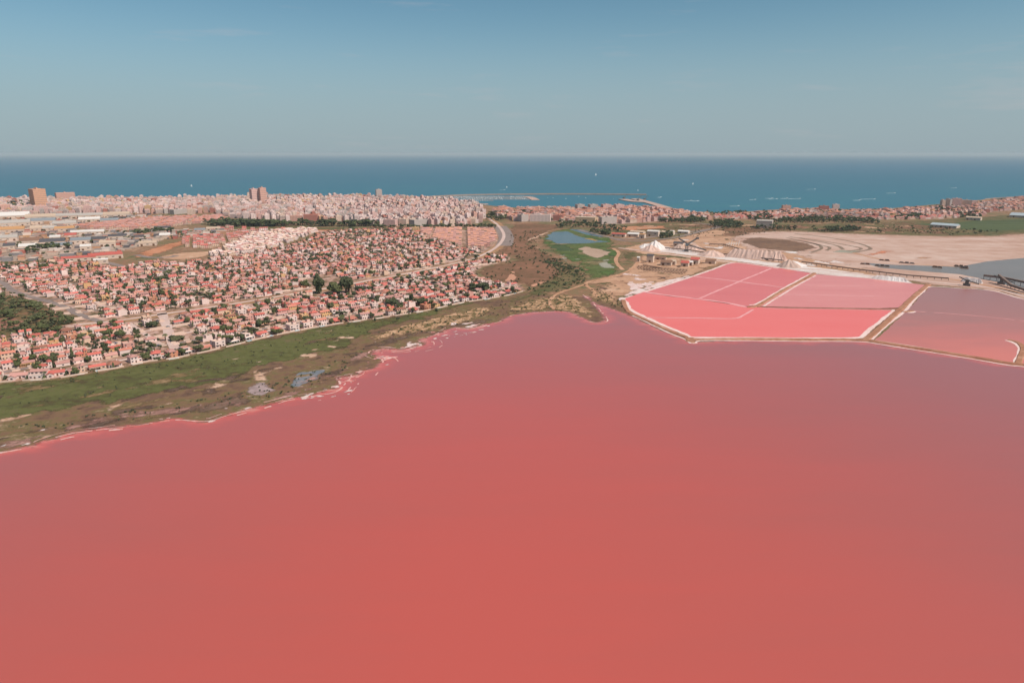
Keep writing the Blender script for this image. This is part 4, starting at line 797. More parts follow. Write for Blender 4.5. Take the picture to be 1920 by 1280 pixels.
okm &= line_dist(CA[:, 0], CA[:, 1], M1) > 19; okm &= line_dist(CA[:, 0], CA[:, 1], M2) > 12; okm &= line_dist(CA[:, 0], CA[:, 1], PATH) > 12
okm &= line_dist(CA[:, 0], CA[:, 1], frontW) > 31
sblock = np.array([c[0] % 132.0 for c in cand]); okm &= (sblock > 7)
gap_n = fbm(CA[:, 0] / 60, CA[:, 1] / 60, 77, 3)
gaps = []
for (c, q, ok, gn) in zip(cand, CA, okm, gap_n):
    if not ok: continue
    if gn > .42 or random.random() < .05: gaps.append((q[0], q[1], c[2])); continue
    spots.append([q[0], q[1], PHI + (0 if c[3] == 0 else math.pi * (random.random() < .6)) + random.gauss(0, .05), 2 + c[2]])
vis = [h for h in spots if in_frame(h[0], h[1], 60)]
vis.sort(key=lambda h: h[0] ** 2 + h[1] ** 2)
ind = [h for h in vis if in_frame(h[0], h[1], -4)][:300]; ids = set(map(id, ind)); rest = [h for h in vis if id(h) not in ids]
rows = sorted(set(h[3] for h in ind)); rowno = {r: i + 1 for i, r in enumerate(rows)}
rng = random.Random(11)
def pick(): 
    w = rng.choices(['white', 'cream', 'pink', 'yellow', 'orange'], [58, 18, 12, 8, 4])[0]
    r = rng.choices(['red', 'orange', 'pink', 'brown'], [32, 20, 33, 15])[0]
    return w, r, rng.choice(['flat', 'flat', 'flat_red']), rng.choices(range(8), [16, 14, 15, 14, 14, 5, 12, 10])[0]
RW = {'red': 'red', 'orange': 'orange', 'pink': 'pink', 'brown': 'brown'}
for r in rows:
    for i, h in enumerate(sorted([q for q in ind if q[3] == r], key=lambda q: to_px(q[0], q[1])[0])):
        w, rf, te, k = pick(); e = make_house(k, h[0], h[1], h[2], w, rf, te, rng.uniform(.92, 1.1) if r == 0 else rng.uniform(.78, .96))
        lo = 'in front row by meadow' if r == 0 else 'in %s row from meadow' % nth(rowno[r])
        tag(e, '%s, %s from left %s' % (KWORD[k].format(w=w, r=RW[rf]), nth(i + 1), lo), 'house', 'villas of the housing estate by the lagoon')
m_stuff = attr_mat('far_house_paint'); mass = Mass()
for h in rest:
    w, rf, te, k = pick()
    W_ = jit(PAL['orangew' if w == 'orange' else w], .12); R_ = jit(PAL['pinkr' if rf == 'pink' else rf], .2)
    mass.add(HK[k][2], (h[0], h[1], ZL + .15), h[2], (lambda q: (q, q, .9))(rng.uniform(.78, .98)), {'wall': W_, 'chimney': W_, 'chimney_b': W_, 'porch': W_, 'roof': R_, 'terrace': PAL[te], 'glass': GLASSC})
# terraced rows of small houses (white and pink), far off
def row_house(wl=6.0):
    m = MB(); m.box(-wl / 2, wl / 2, -1, 4, 0, 5.6, 'wall'); m.gable(-wl / 2, wl / 2, -1, 4, 5.6, 1.4, 'roof', 'wall')
    m.box(-wl / 2, wl / 2, -4, -1.003, 0, 2.9, 'wall'); m.parapet(-wl / 2, wl / 2, -4, -1.2, 2.9, .9, .2, 'wall')
    for x in (-1.5, 1.5): m.box(x - .6, x + .6, -4.07, -3.9, .9, 2.2, 'glass'); m.box(x - .6, x + .6, -1.07, -.9, 3.5, 5.0, 'glass')
    m.box(-1, -.4, 2, 2.6, 6.2, 8, 'wall'); return m.tris()
RH = row_house()
def terraces(poly, a, per, wl, wcols, rcols, pr=.95, jitt=0):
    P = np.array(poly); c0 = P.mean(0); ax = np.array([math.cos(a), math.sin(a)]); an = np.array([-ax[1], ax[0]])
    ext = np.abs(P - c0).max() * 1.5; t = -ext; n = 0
    while t < ext:
        s = -ext
        while s < ext:
            q = c0 + ax * s + an * t
            if sd1(q[0], q[1], poly) > 4 and random.random() < pr and in_frame(q[0], q[1], 80) and (s % 74 > 9):
                mass.add(RH, (q[0], q[1], ZL + .12), a + random.gauss(0, jitt), (wl / 6, 1, random.uniform(.9, 1.15)), {'wall': jit(random.choice(wcols), .1), 'roof': jit(random.choice(rcols), .12), 'glass': GLASSC}); n += 1
            s += wl
        t += per
    return n
n1 = terraces(WT, PHI + .1, 17, 6.5, [PAL['white'], PAL['white'], PAL['cream']], [PAL['flat'], PAL['white'], PAL['pinkr']], .9)
n2 = terraces(PT, PHI - R(38), 17, 6.5, [PAL['pink'], PAL['cream']], [PAL['pinkr'], A(220, 156, 132)], .96)
n3 = terraces(T2, R(14), 20, 7, [PAL['pink'], PAL['cream'], PAL['cream']], [PAL['pinkr'], PAL['pinkr'], PAL['orange']], .95)
terraces(T6, R(6), 30, 8, [PAL['pink'], PAL['cream'], PAL['white']], [PAL['pinkr'], PAL['red']], .8)
terraces(GP([(335, 449), (400, 442), (470, 438), (500, 434), (470, 440), (440, 456), (390, 468), (345, 464)]), R(24), 19, 7, [PAL['pink'], PAL['white'], PAL['cream']], [PAL['pinkr'], PAL['red'], PAL['brown']], .8)
terraces(GP([(425, 426), (470, 430), (560, 431), (555, 434), (480, 438), (430, 437), (350, 441), (330, 444), (340, 436)]), R(20), 30, 10, [PAL['pink'], PAL['white'], PAL['cream']], [PAL['pinkr'], PAL['red'], PAL['brown']], .45)
print('houses', len(ind), len(rest), 'rows', n1, n2, n3)

# streets of the estate, and low white garden walls along them
m_wall = plain('white_garden_wall', A(222, 192, 174)); wallno = 0
for k in range(-5, 42):
    t = 34 + k * PER; run = []; sg = np.arange(-330, 2100, 6.0); Q = np.array([xy(s, t) for s in sg])
    good = (sdf(Q[:, 0], Q[:, 1], U) > 3) & (line_dist(Q[:, 0], Q[:, 1], M1) > 8)
    for f_ in FIELDS + [WT, PT]: good &= sdf(Q[:, 0], Q[:, 1], f_) < 0
    good &= line_dist(Q[:, 0], Q[:, 1], frontW) > 18
    runs = []
    for i, g in enumerate(good):
        if g: run.append(i)
        if (not g or i == len(good) - 1) and run:
            if len(run) > 5: runs.append(run)
            run = []
    for rn in runs:
        pts = [tuple(Q[i]) for i in rn]
        ribbon('street', pts, 6.2, ZL + .205, m_lane if (k % 3) else m_road, .06, 12, seed=k + 9, k=1)
        if any(in_frame(*p) for p in pts) and math.hypot(*pts[len(pts) // 2]) < 1150:
            streets.append((k, pts))
def wall_run(pts, off, hgt=1.5, th=.25, openings=14):
    P, N = frames(pts); P = P + N * off; m = MB(); s = 0
    for i in range(len(P) - 1):
        a, b = P[i], P[i + 1]; d = b - a; l = np.linalg.norm(d)
        if i % openings == openings - 1: continue
        n = np.array([-d[1], d[0]]) / l * th / 2; hz = hgt
        q = [a + n, a - n, b - n, b + n]
        lo = [(*v_, ZL + .1) for v_ in q]; hi = [(*v_, ZL + .1 + hz) for v_ in q]
        for j in range(4): m.poly((lo[j], lo[(j + 1) % 4], hi[(j + 1) % 4], hi[j]))
        m.poly(hi)
    return m
for n_, (k, pts) in enumerate(streets):
    for off, sd in ((3.4, 'far'), (-3.4, 'near')):
        wallno += 1; cu, cv = to_px(*pts[len(pts) // 2])
        o = obj('garden_wall', wall_run(pts, off, 1.6 if off > 0 else 1.3, openings=2 + n_ % 3).mesh('garden_wall', m_wall))
        tag(o, 'low white garden wall on the %s side of the %s street back from meadow' % (sd, nth(n_ + 1)), 'wall', 'garden walls along the estate streets')
fpts = [tuple(p) for p in FP[::7]]
tag(obj('garden_wall', wall_run(fpts, .8, 1.3, .3, 4).mesh('garden_wall', m_wall)), 'broken white wall between the front row gardens and the green meadow', 'wall', 'garden walls along the estate streets')
ribbon('street', [tuple(p) for p in (FP + np.array([AN] * len(FP)) * 24)[::12]], 5.0, ZL + .21, m_lane, .05, 12, k=1)
for s in np.arange(-264, 2100, 132.0):       # cross streets
    run = []
    for t in np.arange(-200, 1600, 8.0):
        q = xy(s + 3, t); g = inside_ok(*q, md=10)
        if g: run.append(q)
        if not g:
            if len(run) > 4: ribbon('street', run, 5.5, ZL + .215, m_lane, .05, 12, seed=int(s), k=1)
            run = []

# swimming pools
m_pool, nt, b = new_mat('pool_water', .1, .5); b.inputs['Base Color'].default_value = A(120, 172, 186)
pools = []
for h in sorted([q for q in ind if q[3] == 0], key=lambda q: to_px(q[0], q[1])[0]):
    if rng.random() < .5:
        a = h[2]; dx, dy = rng.uniform(-3, 3), -8.2
        pools.append((h[0] + math.cos(a) * dx - math.sin(a) * dy, h[1] + math.sin(a) * dx + math.cos(a) * dy, a))
for i, (x, y, a) in enumerate(pools):
    e = empty('swimming_pool', (x, y, ZL + .16), a); m = MB(); m.parapet(-4.4, 4.4, -2.2, 2.2, 0, .25, .5); obj('coping', m.mesh('coping', m_trim), e)
    m = MB(); m.box(-3.88, 3.88, -1.68, 1.68, 0, .12); obj('water', m.mesh('pool_water', m_pool), e)
    tag(e, 'pale blue swimming pool, %s from left in the front row gardens' % nth(i + 1), 'pool', 'pools of the front row houses')

# parked cars
def car_meshes():
    b_ = MB(); b_.box(-2.1, 2.1, -.85, .85, .35, .85, 'b', True); b_.poly(((-2.1, -.85, .85), (-2.1, .85, .85), (-1.2, .8, .95), (-1.2, -.8, .95)), 'b')
    c_ = MB(); lo = [(-1.5, -.8, .853), (1.1, -.8, .853), (1.1, .8, .853), (-1.5, .8, .853)]; hi = [(-1.1, -.65, 1.45), (.5, -.65, 1.45), (.5, .65, 1.45), (-1.1, .65, 1.45)]
    for j in range(4): c_.poly((lo[j], lo[(j + 1) % 4], hi[(j + 1) % 4], hi[j]))
    r_ = MB(); r_.box(-1.12, .52, -.66, .66, 1.452, 1.5)
    w_ = MB()
    for i in range(10): 
        a, a2 = 2 * math.pi * i / 10, 2 * math.pi * (i + 1) / 10
        w_.poly(((.33 * math.cos(a), -.1, .33 * math.sin(a)), (.33 * math.cos(a2), -.1, .33 * math.sin(a2)), (.33 * math.cos(a2), .1, .33 * math.sin(a2)), (.33 * math.cos(a), .1, .33 * math.sin(a))))
    for y in (-.1, .1): w_.poly([(.33 * math.cos(2 * math.pi * i / 10), y, .33 * math.sin(2 * math.pi * i / 10)) for i in range(10)])
    return b_.mesh('car_body', None), c_.mesh('car_cabin', m_glass), r_.mesh('car_roof', None), w_.mesh('wheel', plain('tyre_rubber', A(50, 48, 48)))
CB, CC, CR_, CW = car_meshes()
CARP = {n: plain(n + '_car_paint', c, .3, .5, .1) for n, c in (('white', A(240, 236, 232)), ('grey', A(140, 140, 142)), ('black', A(52, 52, 56)), ('red', A(176, 60, 52)), ('blue', A(70, 92, 132)))}
carlist = []
for n_, (k, pts) in enumerate(streets[:7]):
    P, N = frames(pts)
    for i in range(2, len(P) - 2):
        if rng.random() < .18 and in_frame(P[i][0], P[i][1], -5):
            a = math.atan2(-N[i][0], N[i][1]); q = P[i] + N[i] * rng.choice((-1.7, 1.7)); carlist.append((n_, q[0], q[1], a, rng.choices(list(CARP), [5, 3, 2, 1, 1])[0]))
from collections import defaultdict
cc = defaultdict(int)
for n_, x, y, a, cn_ in sorted(carlist[:70], key=lambda c: (c[0], to_px(c[1], c[2])[0])):
    cc[n_] += 1; e = empty('parked_car', (x, y, ZL + .22), a)
    obj('body', CB, e, mat=CARP[cn_]); obj('cabin', CC, e); obj('roof_panel', CR_, e, mat=CARP[cn_])
    for wx in (-1.3, 1.3):
        for wy in (-.8, .8): obj('wheel', CW, e, (wx, wy, .33))
    tag(e, '%s car parked %s from left on the %s street back from meadow' % (cn_, nth(cc[n_]), nth(n_ + 1)), 'car', 'cars parked on the estate streets')

# ================================================================== APARTMENT BLOCKS OF THE TOWN
def apartment(w, d, n, style=0):
    m = MB(); fh = 3.0; h = n * fh
    m.box(-w / 2, w / 2, -d / 2, d / 2, 0, h, 'wall'); m.parapet(-w / 2, w / 2, -d / 2, d / 2, h, 1.0, .3, 'parapet'); m.box(-w / 2 + .31, w / 2 - .31, -d / 2 + .31, d / 2 - .31, h, h + .06, 'roof')
    m.box(-1.8, 1.8, -1.5, d / 2 - 1.2, h + .07, h + 2.8, 'stair_head')
    if style == 2: m.hip(-w / 2 - .4, w / 2 + .4, -d / 2 - .4, d / 2 + .4, h + 1.0, 2.2, 'roof')
    e = .08; nx = max(2, int(w / 3.6)); ny = max(2, int(d / 3.6))
    for f in range(n):
        z = f * fh + .9
        for i in range(nx):
            x = -w / 2 + (i + .5) * w / nx
            m.box(x - .8, x + .8, -d / 2 - e, -d / 2 + e, z - (.5 if style == 1 else 0), z + 1.4, 'windows'); m.box(x - .7, x + .7, d / 2 - e, d / 2 + e, z, z + 1.3, 'windows')
        for i in range(ny):
            y = -d / 2 + (i + .5) * d / ny
            m.box(-w / 2 - e, -w / 2 + e, y - .6, y + .6, z, z + 1.3, 'windows'); m.box(w / 2 - e, w / 2 + e, y - .6, y + .6, z, z + 1.3, 'windows')
        if style == 1 and f: m.box(-w / 2 + .4, w / 2 - .4, -d / 2 - 1.3, -d / 2 - .003, f * fh - .1, f * fh + .05, 'balconies', True); m.box(-w / 2 + .4, w / 2 - .4, -d / 2 - 1.3, -d / 2 - 1.15, f * fh + .05, f * fh + 1.0, 'balconies')
    return m
AK = []
for (w, d, n, stl) in [(12, 12, 4, 0), (14, 11, 5, 1), (18, 12, 4, 1), (10, 12, 5, 0), (22, 12, 5, 1), (13, 13, 6, 0), (16, 14, 5, 0), (9, 10, 3, 2), (20, 11, 4, 2), (12, 10, 7, 1), (11, 14, 4, 0), (26, 12, 5, 1)]:
    m = apartment(w, d, n, stl); AK.append((w, d, n, stl, [(g, m.sub([g]).mesh('block_' + g, None)) for g in m.groups()], m.tris()))
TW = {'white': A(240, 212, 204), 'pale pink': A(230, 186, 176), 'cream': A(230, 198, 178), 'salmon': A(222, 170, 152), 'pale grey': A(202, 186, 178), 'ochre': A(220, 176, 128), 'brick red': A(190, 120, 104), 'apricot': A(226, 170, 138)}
TWM = {k: plain(k.replace(' ', '_') + '_facade', c) for k, c in TW.items()}
TR = {'g': A(206, 176, 160), 'r': A(206, 140, 116)}; TRM = {'g': plain('roof_gravel', TR['g']), 'r': plain('red_roof_tile', TR['r'])}
m_awin = plain('facade_window', A(140, 120, 116), .4, .4)
APN = {'wall': 'wall', 'parapet': 'parapet', 'roof': 'roof', 'stair_head': 'stair_head', 'windows': 'windows', 'balconies': 'balconies'}
FLW = {3: 'three', 4: 'four', 5: 'five', 6: 'six', 7: 'seven'}
def place_block(parts, x, y, a, cname, rk, sc=(1, 1, 1)):
    e = empty('apartment_block', (x, y, ZL + .1), a); e.scale = sc
    for g, me in parts:
        o = obj(APN[g], me, e, mat={'windows': m_awin, 'roof': TRM[rk]}.get(g, TWM[cname]))
        if g in ('windows', 'balconies'): o['kind'] = 'stuff'
    return e
blocks = []
def town(poly, a0, per_s, per_t, kinds, cols, wts, pr=.93, hs=(.85, 1.2), key='town', avoid=()):
    P = np.array(poly); c0 = P.mean(0); ax = np.array([math.cos(a0), math.sin(a0)]); an = np.array([-ax[1], ax[0]]); ext = np.abs(P - c0).max() * 1.45
    C = []
    for i, t in enumerate(np.arange(-ext, ext, per_t)):
        for s in np.arange(-ext, ext, per_s):
            if s % (per_s * 6) < per_s * .7: continue
            C.append((*(c0 + ax * (s + random.uniform(-2, 2)) + an * (t + random.uniform(-2, 2))), i))
    C = np.array(C); ok = sdf(C[:, 0], C[:, 1], poly) > 5
    for q, r in avoid: ok &= np.hypot(C[:, 0] - q[0], C[:, 1] - q[1]) > r
    for q in C[ok]:
        if random.random() > pr or not in_frame(q[0], q[1], 50): continue
        k = random.choice(kinds); tw = float(fbm(np.array([q[0] / 160]), np.array([q[1] / 160]), 5, 2)[0])
        blocks.append(dict(x=q[0], y=q[1], a=a0 + (R(90) if random.random() < .35 else 0) + R(round(tw * 3) * 14) + random.gauss(0, .04), k=k, c=random.choices(cols, wts)[0], r=random.choice('ggr'), h=random.uniform(*hs), key=key))
# landmark blocks seen one by one: (u0, u1, base row, top row, depth m, turn, colour, storeys, label)
LM = [(62, 89, 394, 354, 26, 22, 'apricot', 9, 'tall apricot tower block rising highest at the left end of town'),
      (108, 140, 379, 361, 14, 14, 'salmon', 5, 'wide salmon block on the skyline right of the apricot tower'),
      (470, 486, 384, 354, 16, 24, 'pale pink', 7, 'left half of the tall pink pair crowning the town skyline'),
      (487, 501, 384, 352, 14, 20, 'salmon', 7, 'right half of the tall pink pair crowning the town skyline'),
      (705, 717, 377, 355, 14, 10, 'pale grey', 8, 'slim pale grey tower standing alone on the skyline'),
      (761, 768, 381, 367, 10, 10, 'pale grey', 5, 'small grey tower left of the cream one near the harbour'),
      (769, 777, 381, 367, 10, 8, 'cream', 5, 'narrow cream tower on the skyline near the harbour'),
      (720, 746, 424, 411, 14, -24, 'pale pink', 4, 'pale pink block at left end of town front row'),
      (747, 767, 423, 410, 14, -24, 'cream', 4, 'cream block second in the town front row over the trees'),
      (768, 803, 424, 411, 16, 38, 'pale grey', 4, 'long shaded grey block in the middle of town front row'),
      (805, 812, 424, 411, 14, 28, 'pale pink', 4, 'narrow pink block right of the long shaded block'),
      (816, 824, 423, 410, 14, 28, 'white', 4, 'narrow white block in town front row above green trees'),
      (828, 840, 422, 408, 16, 26, 'salmon', 4, 'salmon block in town front row third from right'),
      (844, 852, 420, 406, 14, 26, 'cream', 4, 'cream block in town front row second from right'),
      (856, 868, 418, 405, 14, 26, 'pale pink', 4, 'pink block closing the right end of town front row'),
      (545, 568, 416, 404, 12, -10, 'salmon', 4, 'salmon terraced block behind left part of green tree belt'),
      (570, 596, 416, 402, 12, -10, 'brick red', 4, 'brick red block behind the green tree belt'),
      (598, 611, 416, 405, 12, 8, 'ochre', 4, 'small ochre block behind the middle of the tree belt'),
      (612, 637, 416, 407, 12, 6, 'pale grey', 3, 'low grey block behind the middle of the tree belt'),
      (640, 682, 414, 406, 14, 24, 'salmon', 3, 'long low salmon block in shade behind the tree belt'),
      (685, 704, 417, 406, 12, -8, 'white', 4, 'white and pink block at right end of the tree belt'),
      (500, 511, 404, 393, 12, 4, 'white', 4, 'left white gable block behind the tree belt'),
      (513, 520, 404, 393, 12, 4, 'white', 4, 'right white gable block behind the tree belt'),
      (610, 634, 402, 390, 16, -20, 'white', 5, 'large bright white block in the centre of town'),
      (595, 607, 401, 388, 12, -24, 'white', 5, 'white block left of the large bright central block'),
      (772, 786, 436, 426, 12, -4, 'ochre', 3, 'ochre cube building at the edge of the pink terraces'),
      (880, 896, 396, 384, 16, 10, 'salmon', 4, 'large salmon block at right end of town by harbour'),
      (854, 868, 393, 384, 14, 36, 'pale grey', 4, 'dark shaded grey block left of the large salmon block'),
      (1078, 1096, 394, 383, 18, 22, 'pale grey', 5, 'first of four equal blocks on the harbour front'),
      (1102, 1121, 394, 383, 18, 22, 'pale grey', 5, 'second of four equal blocks on the harbour front'),
      (1126, 1146, 395, 383, 18, 22, 'pale pink', 5, 'third of four equal blocks on the harbour front'),
      (1150, 1170, 395, 383, 18, 22, 'pale pink', 5, 'fourth of four equal blocks on the harbour front'),
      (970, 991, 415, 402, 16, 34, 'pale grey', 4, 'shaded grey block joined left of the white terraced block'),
      (993, 1033, 415, 402, 14, -8, 'white', 4, 'wide white block with balconies beyond the pond'),
      (1037, 1057, 413, 403, 14, -10, 'brick red', 3, 'brick red block right of the wide white block'),
      (1122, 1156, 419, 406, 14, 30, 'pale grey', 4, 'long pale grey block behind the beige institute'),
      (1762, 1771, 389, 375, 16, 20, 'cream', 8, 'leftmost of the tower group on the right coast'),
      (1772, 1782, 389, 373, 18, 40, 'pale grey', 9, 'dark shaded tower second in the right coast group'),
      (1783, 1800, 389, 372, 18, 12, 'pale pink', 9, 'tallest ribbed tower in the right coast group'),
      (1802, 1819, 389, 375, 16, 4, 'cream', 7, 'stepped cream tower at right end of coast group'),
      (101, 118, 399, 387, 14, -6, 'brick red', 5, 'brick red block on the left end of the town front'),
      (45, 65, 402, 389, 14, -4, 'pale grey', 5, 'grey block below the tall apricot tower'),
      (67, 90, 402, 386, 14, -4, 'pale pink', 5, 'broad pink block below the tall apricot tower'),
      (36, 46, 393, 379, 12, 6, 'white', 5, 'narrow white block left of the apricot tower among trees'),
      (5, 20, 401, 384, 14, -4, 'salmon', 6, 'salmon block at far left edge of the town'),
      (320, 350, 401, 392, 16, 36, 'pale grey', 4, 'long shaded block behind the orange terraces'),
      (352, 366, 402, 392, 14, -10, 'cream', 4, 'cream block with rounded top behind the orange terraces'),
      (348, 360, 380, 371, 12, 0, 'ochre', 4, 'bright ochre block in the left half of the town'),
      (373, 382, 378, 369, 12, -4, 'pale pink', 4, 'pink block between two shaded blocks in the town'),
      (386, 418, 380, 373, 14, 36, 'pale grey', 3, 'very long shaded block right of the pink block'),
      (273, 285, 399, 385, 12, -8, 'ochre', 5, 'ochre block at the edge of the estate sheds'),
      (545, 555, 381, 374, 12, 5, 'pale grey', 4, 'flat topped pale block on the skyline left of centre'),
      (617, 627, 384, 376, 12, 0, 'brick red', 4, 'single brick red block amid the white town centre'),
      (1560, 1573, 393, 383, 14, 10, 'white', 4, 'white crowned block on the right coast skyline'),
      (1465, 1482, 396, 385, 14, 14, 'salmon', 4, 'salmon block near the left end of the right coast'),
      (1535, 1553, 396, 386, 14, 10, 'brick red', 4, 'brick red block left of the white crowned block')]
lmpos = []
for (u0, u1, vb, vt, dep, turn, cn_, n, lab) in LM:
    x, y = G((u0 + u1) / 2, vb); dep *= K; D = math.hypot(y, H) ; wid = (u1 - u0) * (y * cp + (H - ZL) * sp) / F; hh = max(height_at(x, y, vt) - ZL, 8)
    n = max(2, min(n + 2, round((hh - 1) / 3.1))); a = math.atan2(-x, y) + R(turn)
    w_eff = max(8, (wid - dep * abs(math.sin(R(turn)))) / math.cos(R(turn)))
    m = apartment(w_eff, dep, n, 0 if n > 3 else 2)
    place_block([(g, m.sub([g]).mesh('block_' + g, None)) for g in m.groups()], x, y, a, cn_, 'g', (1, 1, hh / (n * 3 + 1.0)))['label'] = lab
    lmpos.append(((x, y), w_eff * .5 + 8))
for o in list(COL.objects):
    if o.name.startswith('apartment_block') and o.parent is None: tag(o, None, 'apartment block', 'apartment blocks of the coastal town')
cw = ['white', 'pale pink', 'cream', 'salmon', 'pale grey', 'ochre', 'brick red']
town(T1, R(24), 17, 21, [0, 1, 2, 3, 5, 6, 9, 10, 4], cw, [40, 26, 12, 10, 8, 2, 2], .95, (.8, 1.25), 'town', lmpos)
town(T3, R(12), 18, 22, [0, 2, 7, 8, 10, 8], cw, [10, 36, 12, 28, 4, 2, 8], .85, (.7, .95), 'south', lmpos)
town(T4, R(8), 19, 24, [7, 7, 8, 10, 0], cw, [22, 34, 14, 20, 4, 2, 4], .9, (.5, .8), 'coast', lmpos)
blocks.sort(key=lambda b: b['x'] ** 2 + b['y'] ** 2); nind = 300 - len(LM)
near = [b for b in blocks if in_frame(b['x'], b['y'], -5)][:nind]; nid = set(map(id, near))
near.sort(key=lambda b: b['y'])
per = 20
for i in range(0, len(near), per):
    for j, b in enumerate(sorted(near[i:i + per], key=lambda b: to_px(b['x'], b['y'])[0])):
        w, d, n, stl, parts, _ = AK[b['k']]
        e = place_block(parts, b['x'], b['y'], b['a'], b['c'], 'r' if stl == 2 else b['r'], (1, 1, b['h']))
        tag(e, '%s apartment block, %s from left in the %s tier back of the town' % (b['c'], nth(j + 1), nth(i // per + 1)), 'apartment block', 'apartment blocks of the coastal town')
tmass = Mass(); WC = A(138, 118, 114)
for b in blocks:
    if id(b) in nid: continue
    w, d, n, stl, parts, tr = AK[b['k']]; W_ = jit(TW[b['c']], .12)
    tmass.add(tr, (b['x'], b['y'], ZL + .1), b['a'], (1, 1, b['h']), {'wall': W_, 'parapet': W_, 'stair_head': W_, 'balconies': jit(TW['white']), 'roof': jit(TR['r' if stl == 2 else b['r']], .15), 'windows': WC})
print('blocks', len(blocks))
tag(tmass.build('distant_town_blocks', attr_mat('far_block_paint', .88, .3, .2)), 'dense mass of pale far apartment blocks reaching the sea', 'apartment blocks', kind='stuff')
tag(mass.build('distant_houses', m_stuff), 'dense mass of small far houses with red and pink roofs', 'houses', kind='stuff')

# ================================================================== WAREHOUSES, SHEDS AND OTHER LARGE BUILDINGS
SHED = {'pale grey': plain('pale_grey_sheet_roof', A(196, 182, 172)), 'white': plain('white_sheet_roof', A(232, 220, 212)), 'beige': plain('beige_roof', A(212, 182, 158)), 'blue-grey': plain('blue_grey_roof', A(146, 148, 152)), 'ochre': plain('ochre_roof', A(206, 152, 104)), 'red': plain('red_shed_roof', A(206, 104, 92)), 'dark': plain('dark_roof', A(96, 90, 92)), 'brown': plain('old_brown_roof', A(150, 112, 92)), 'light blue': plain('light_blue_roof', A(176, 184, 188))}
SW = plain('shed_wall', A(216, 190, 172)); SWB = plain('beige_block_wall', A(214, 180, 146))
def shed(name, u0, u1, v, depth, hgt, col, label, cat, group=None, turn=0, wall=None, pitch=.12, vents=True):
    x, y = G((u0 + u1) / 2, v); w = (u1 - u0) * (y * cp + (H - ZL) * sp) / F; a = math.atan2(-x, y) + R(turn); d = depth * K; hgt *= K ** .7
    e = empty(name, (x, y, ZL + .1), a); m = MB(); m.box(-w / 2, w / 2, 0, d, 0, hgt, 'wall'); obj('wall', m.mesh('shed_wall', wall or SW), e)
    m = MB(); m.gable(-w / 2 - .3, w / 2 + .3, 0, d, hgt + .003, d * pitch, 'roof', 'roof'); rf = obj('roof', m.mesh('shed_roof', SHED[col]), e)
    if vents and w > 18:
        m = MB(); n = int(w / 14)
        for i in range(n): xx = -w / 2 + (i + .5) * w / n; m.box(xx - .8, xx + .8, d / 2 - .8, d / 2 + .8, hgt + d * pitch - .3, hgt + d * pitch + .9)
        o = obj('roof_vents', m.mesh('roof_vents', m_metal), rf); o['kind'] = 'stuff'
    nd = max(1, min(6, int(w / 9)))
    for i in range(nd):
        xx = -w / 2 + (i + .5) * w / nd; o = obj('door' if i % 2 == 0 else 'window', DOOR if i % 2 == 0 else WIN, e, (xx, -.02, 0 if i % 2 == 0 else hgt * .55)); o.scale = (min(4, w * .3), 1, min(hgt * .7, 4) if i % 2 == 0 else 1.4)
    return tag(e, label, cat, group)
GI = 'sheds of the industrial estate'
sh = [(0, 50, 410, 55, 7, 'white'), (52, 100, 412, 40, 7, 'beige'), (104, 150, 410, 35, 7, 'pale grey'), (4, 52, 424, 40, 7, 'pale grey'), (56, 100, 420, 36, 7, 'blue-grey'), (102, 140, 425, 34, 7, 'pale grey'), (60, 98, 433, 30, 6, 'beige'), (4, 42, 437, 34, 7, 'ochre'), (82, 104, 433, 26, 6, 'pale grey'), (105, 137, 434, 26, 6, 'ochre'), (150, 190, 409, 34, 7, 'pale grey'), (192, 240, 407, 34, 7, 'beige'), (150, 185, 416, 30, 6, 'white'), (190, 220, 418, 28, 6, 'blue-grey'), (135, 168, 441, 22, 6, 'white'), (172, 194, 440, 22, 6, 'white'), (123, 142, 447, 22, 6, 'red'), (95, 112, 451, 22, 6, 'white'), (135, 168, 457, 28, 6, 'blue-grey'), (172, 196, 455, 26, 6, 'dark'), (40, 76, 458, 32, 6, 'brown'), (78, 118, 460, 32, 6, 'dark'), (38, 66, 469, 26, 6, 'white'), (98, 132, 467, 26, 6, 'blue-grey'), (152, 170, 470, 18, 7, 'white'), (8, 26, 468, 24, 6, 'dark'), (0, 30, 452, 30, 6, 'pale grey'), (188, 215, 462, 24, 6, 'beige'), (205, 235, 449, 22, 6, 'dark'), (300, 318, 447, 22, 6, 'white'), (262, 292, 461, 18, 5, 'beige'), (290, 318, 432, 20, 5, 'dark'), (365, 384, 436, 20, 5, 'blue-grey'), (388, 412, 433, 18, 5, 'beige')]
sh.sort(key=lambda q: q[2])
for i in range(0, len(sh), 7):
    for j, q in enumerate(sorted(sh[i:i + 7], key=lambda q: q[0])):
        shed('warehouse', q[0], q[1], q[2], q[3], q[4], q[5], 'low warehouse with %s roof, %s from left in %s shed row from the town' % (q[5], nth(j + 1), nth(i // 7 + 1)), 'warehouse', GI, turn=-6)
clut = Mass(); cb = MB(); cb.box(-.5, .5, -.5, .5, 0, 1, 'wall'); cb.box(-.52, .52, -.52, .52, 1.001, 1.06, 'roof'); CBX = cb.tris()
IP = np.array(IND)
FLD = GP([(190, 436), (300, 432), (425, 430), (428, 439), (350, 446), (300, 450), (250, 462), (205, 466)])
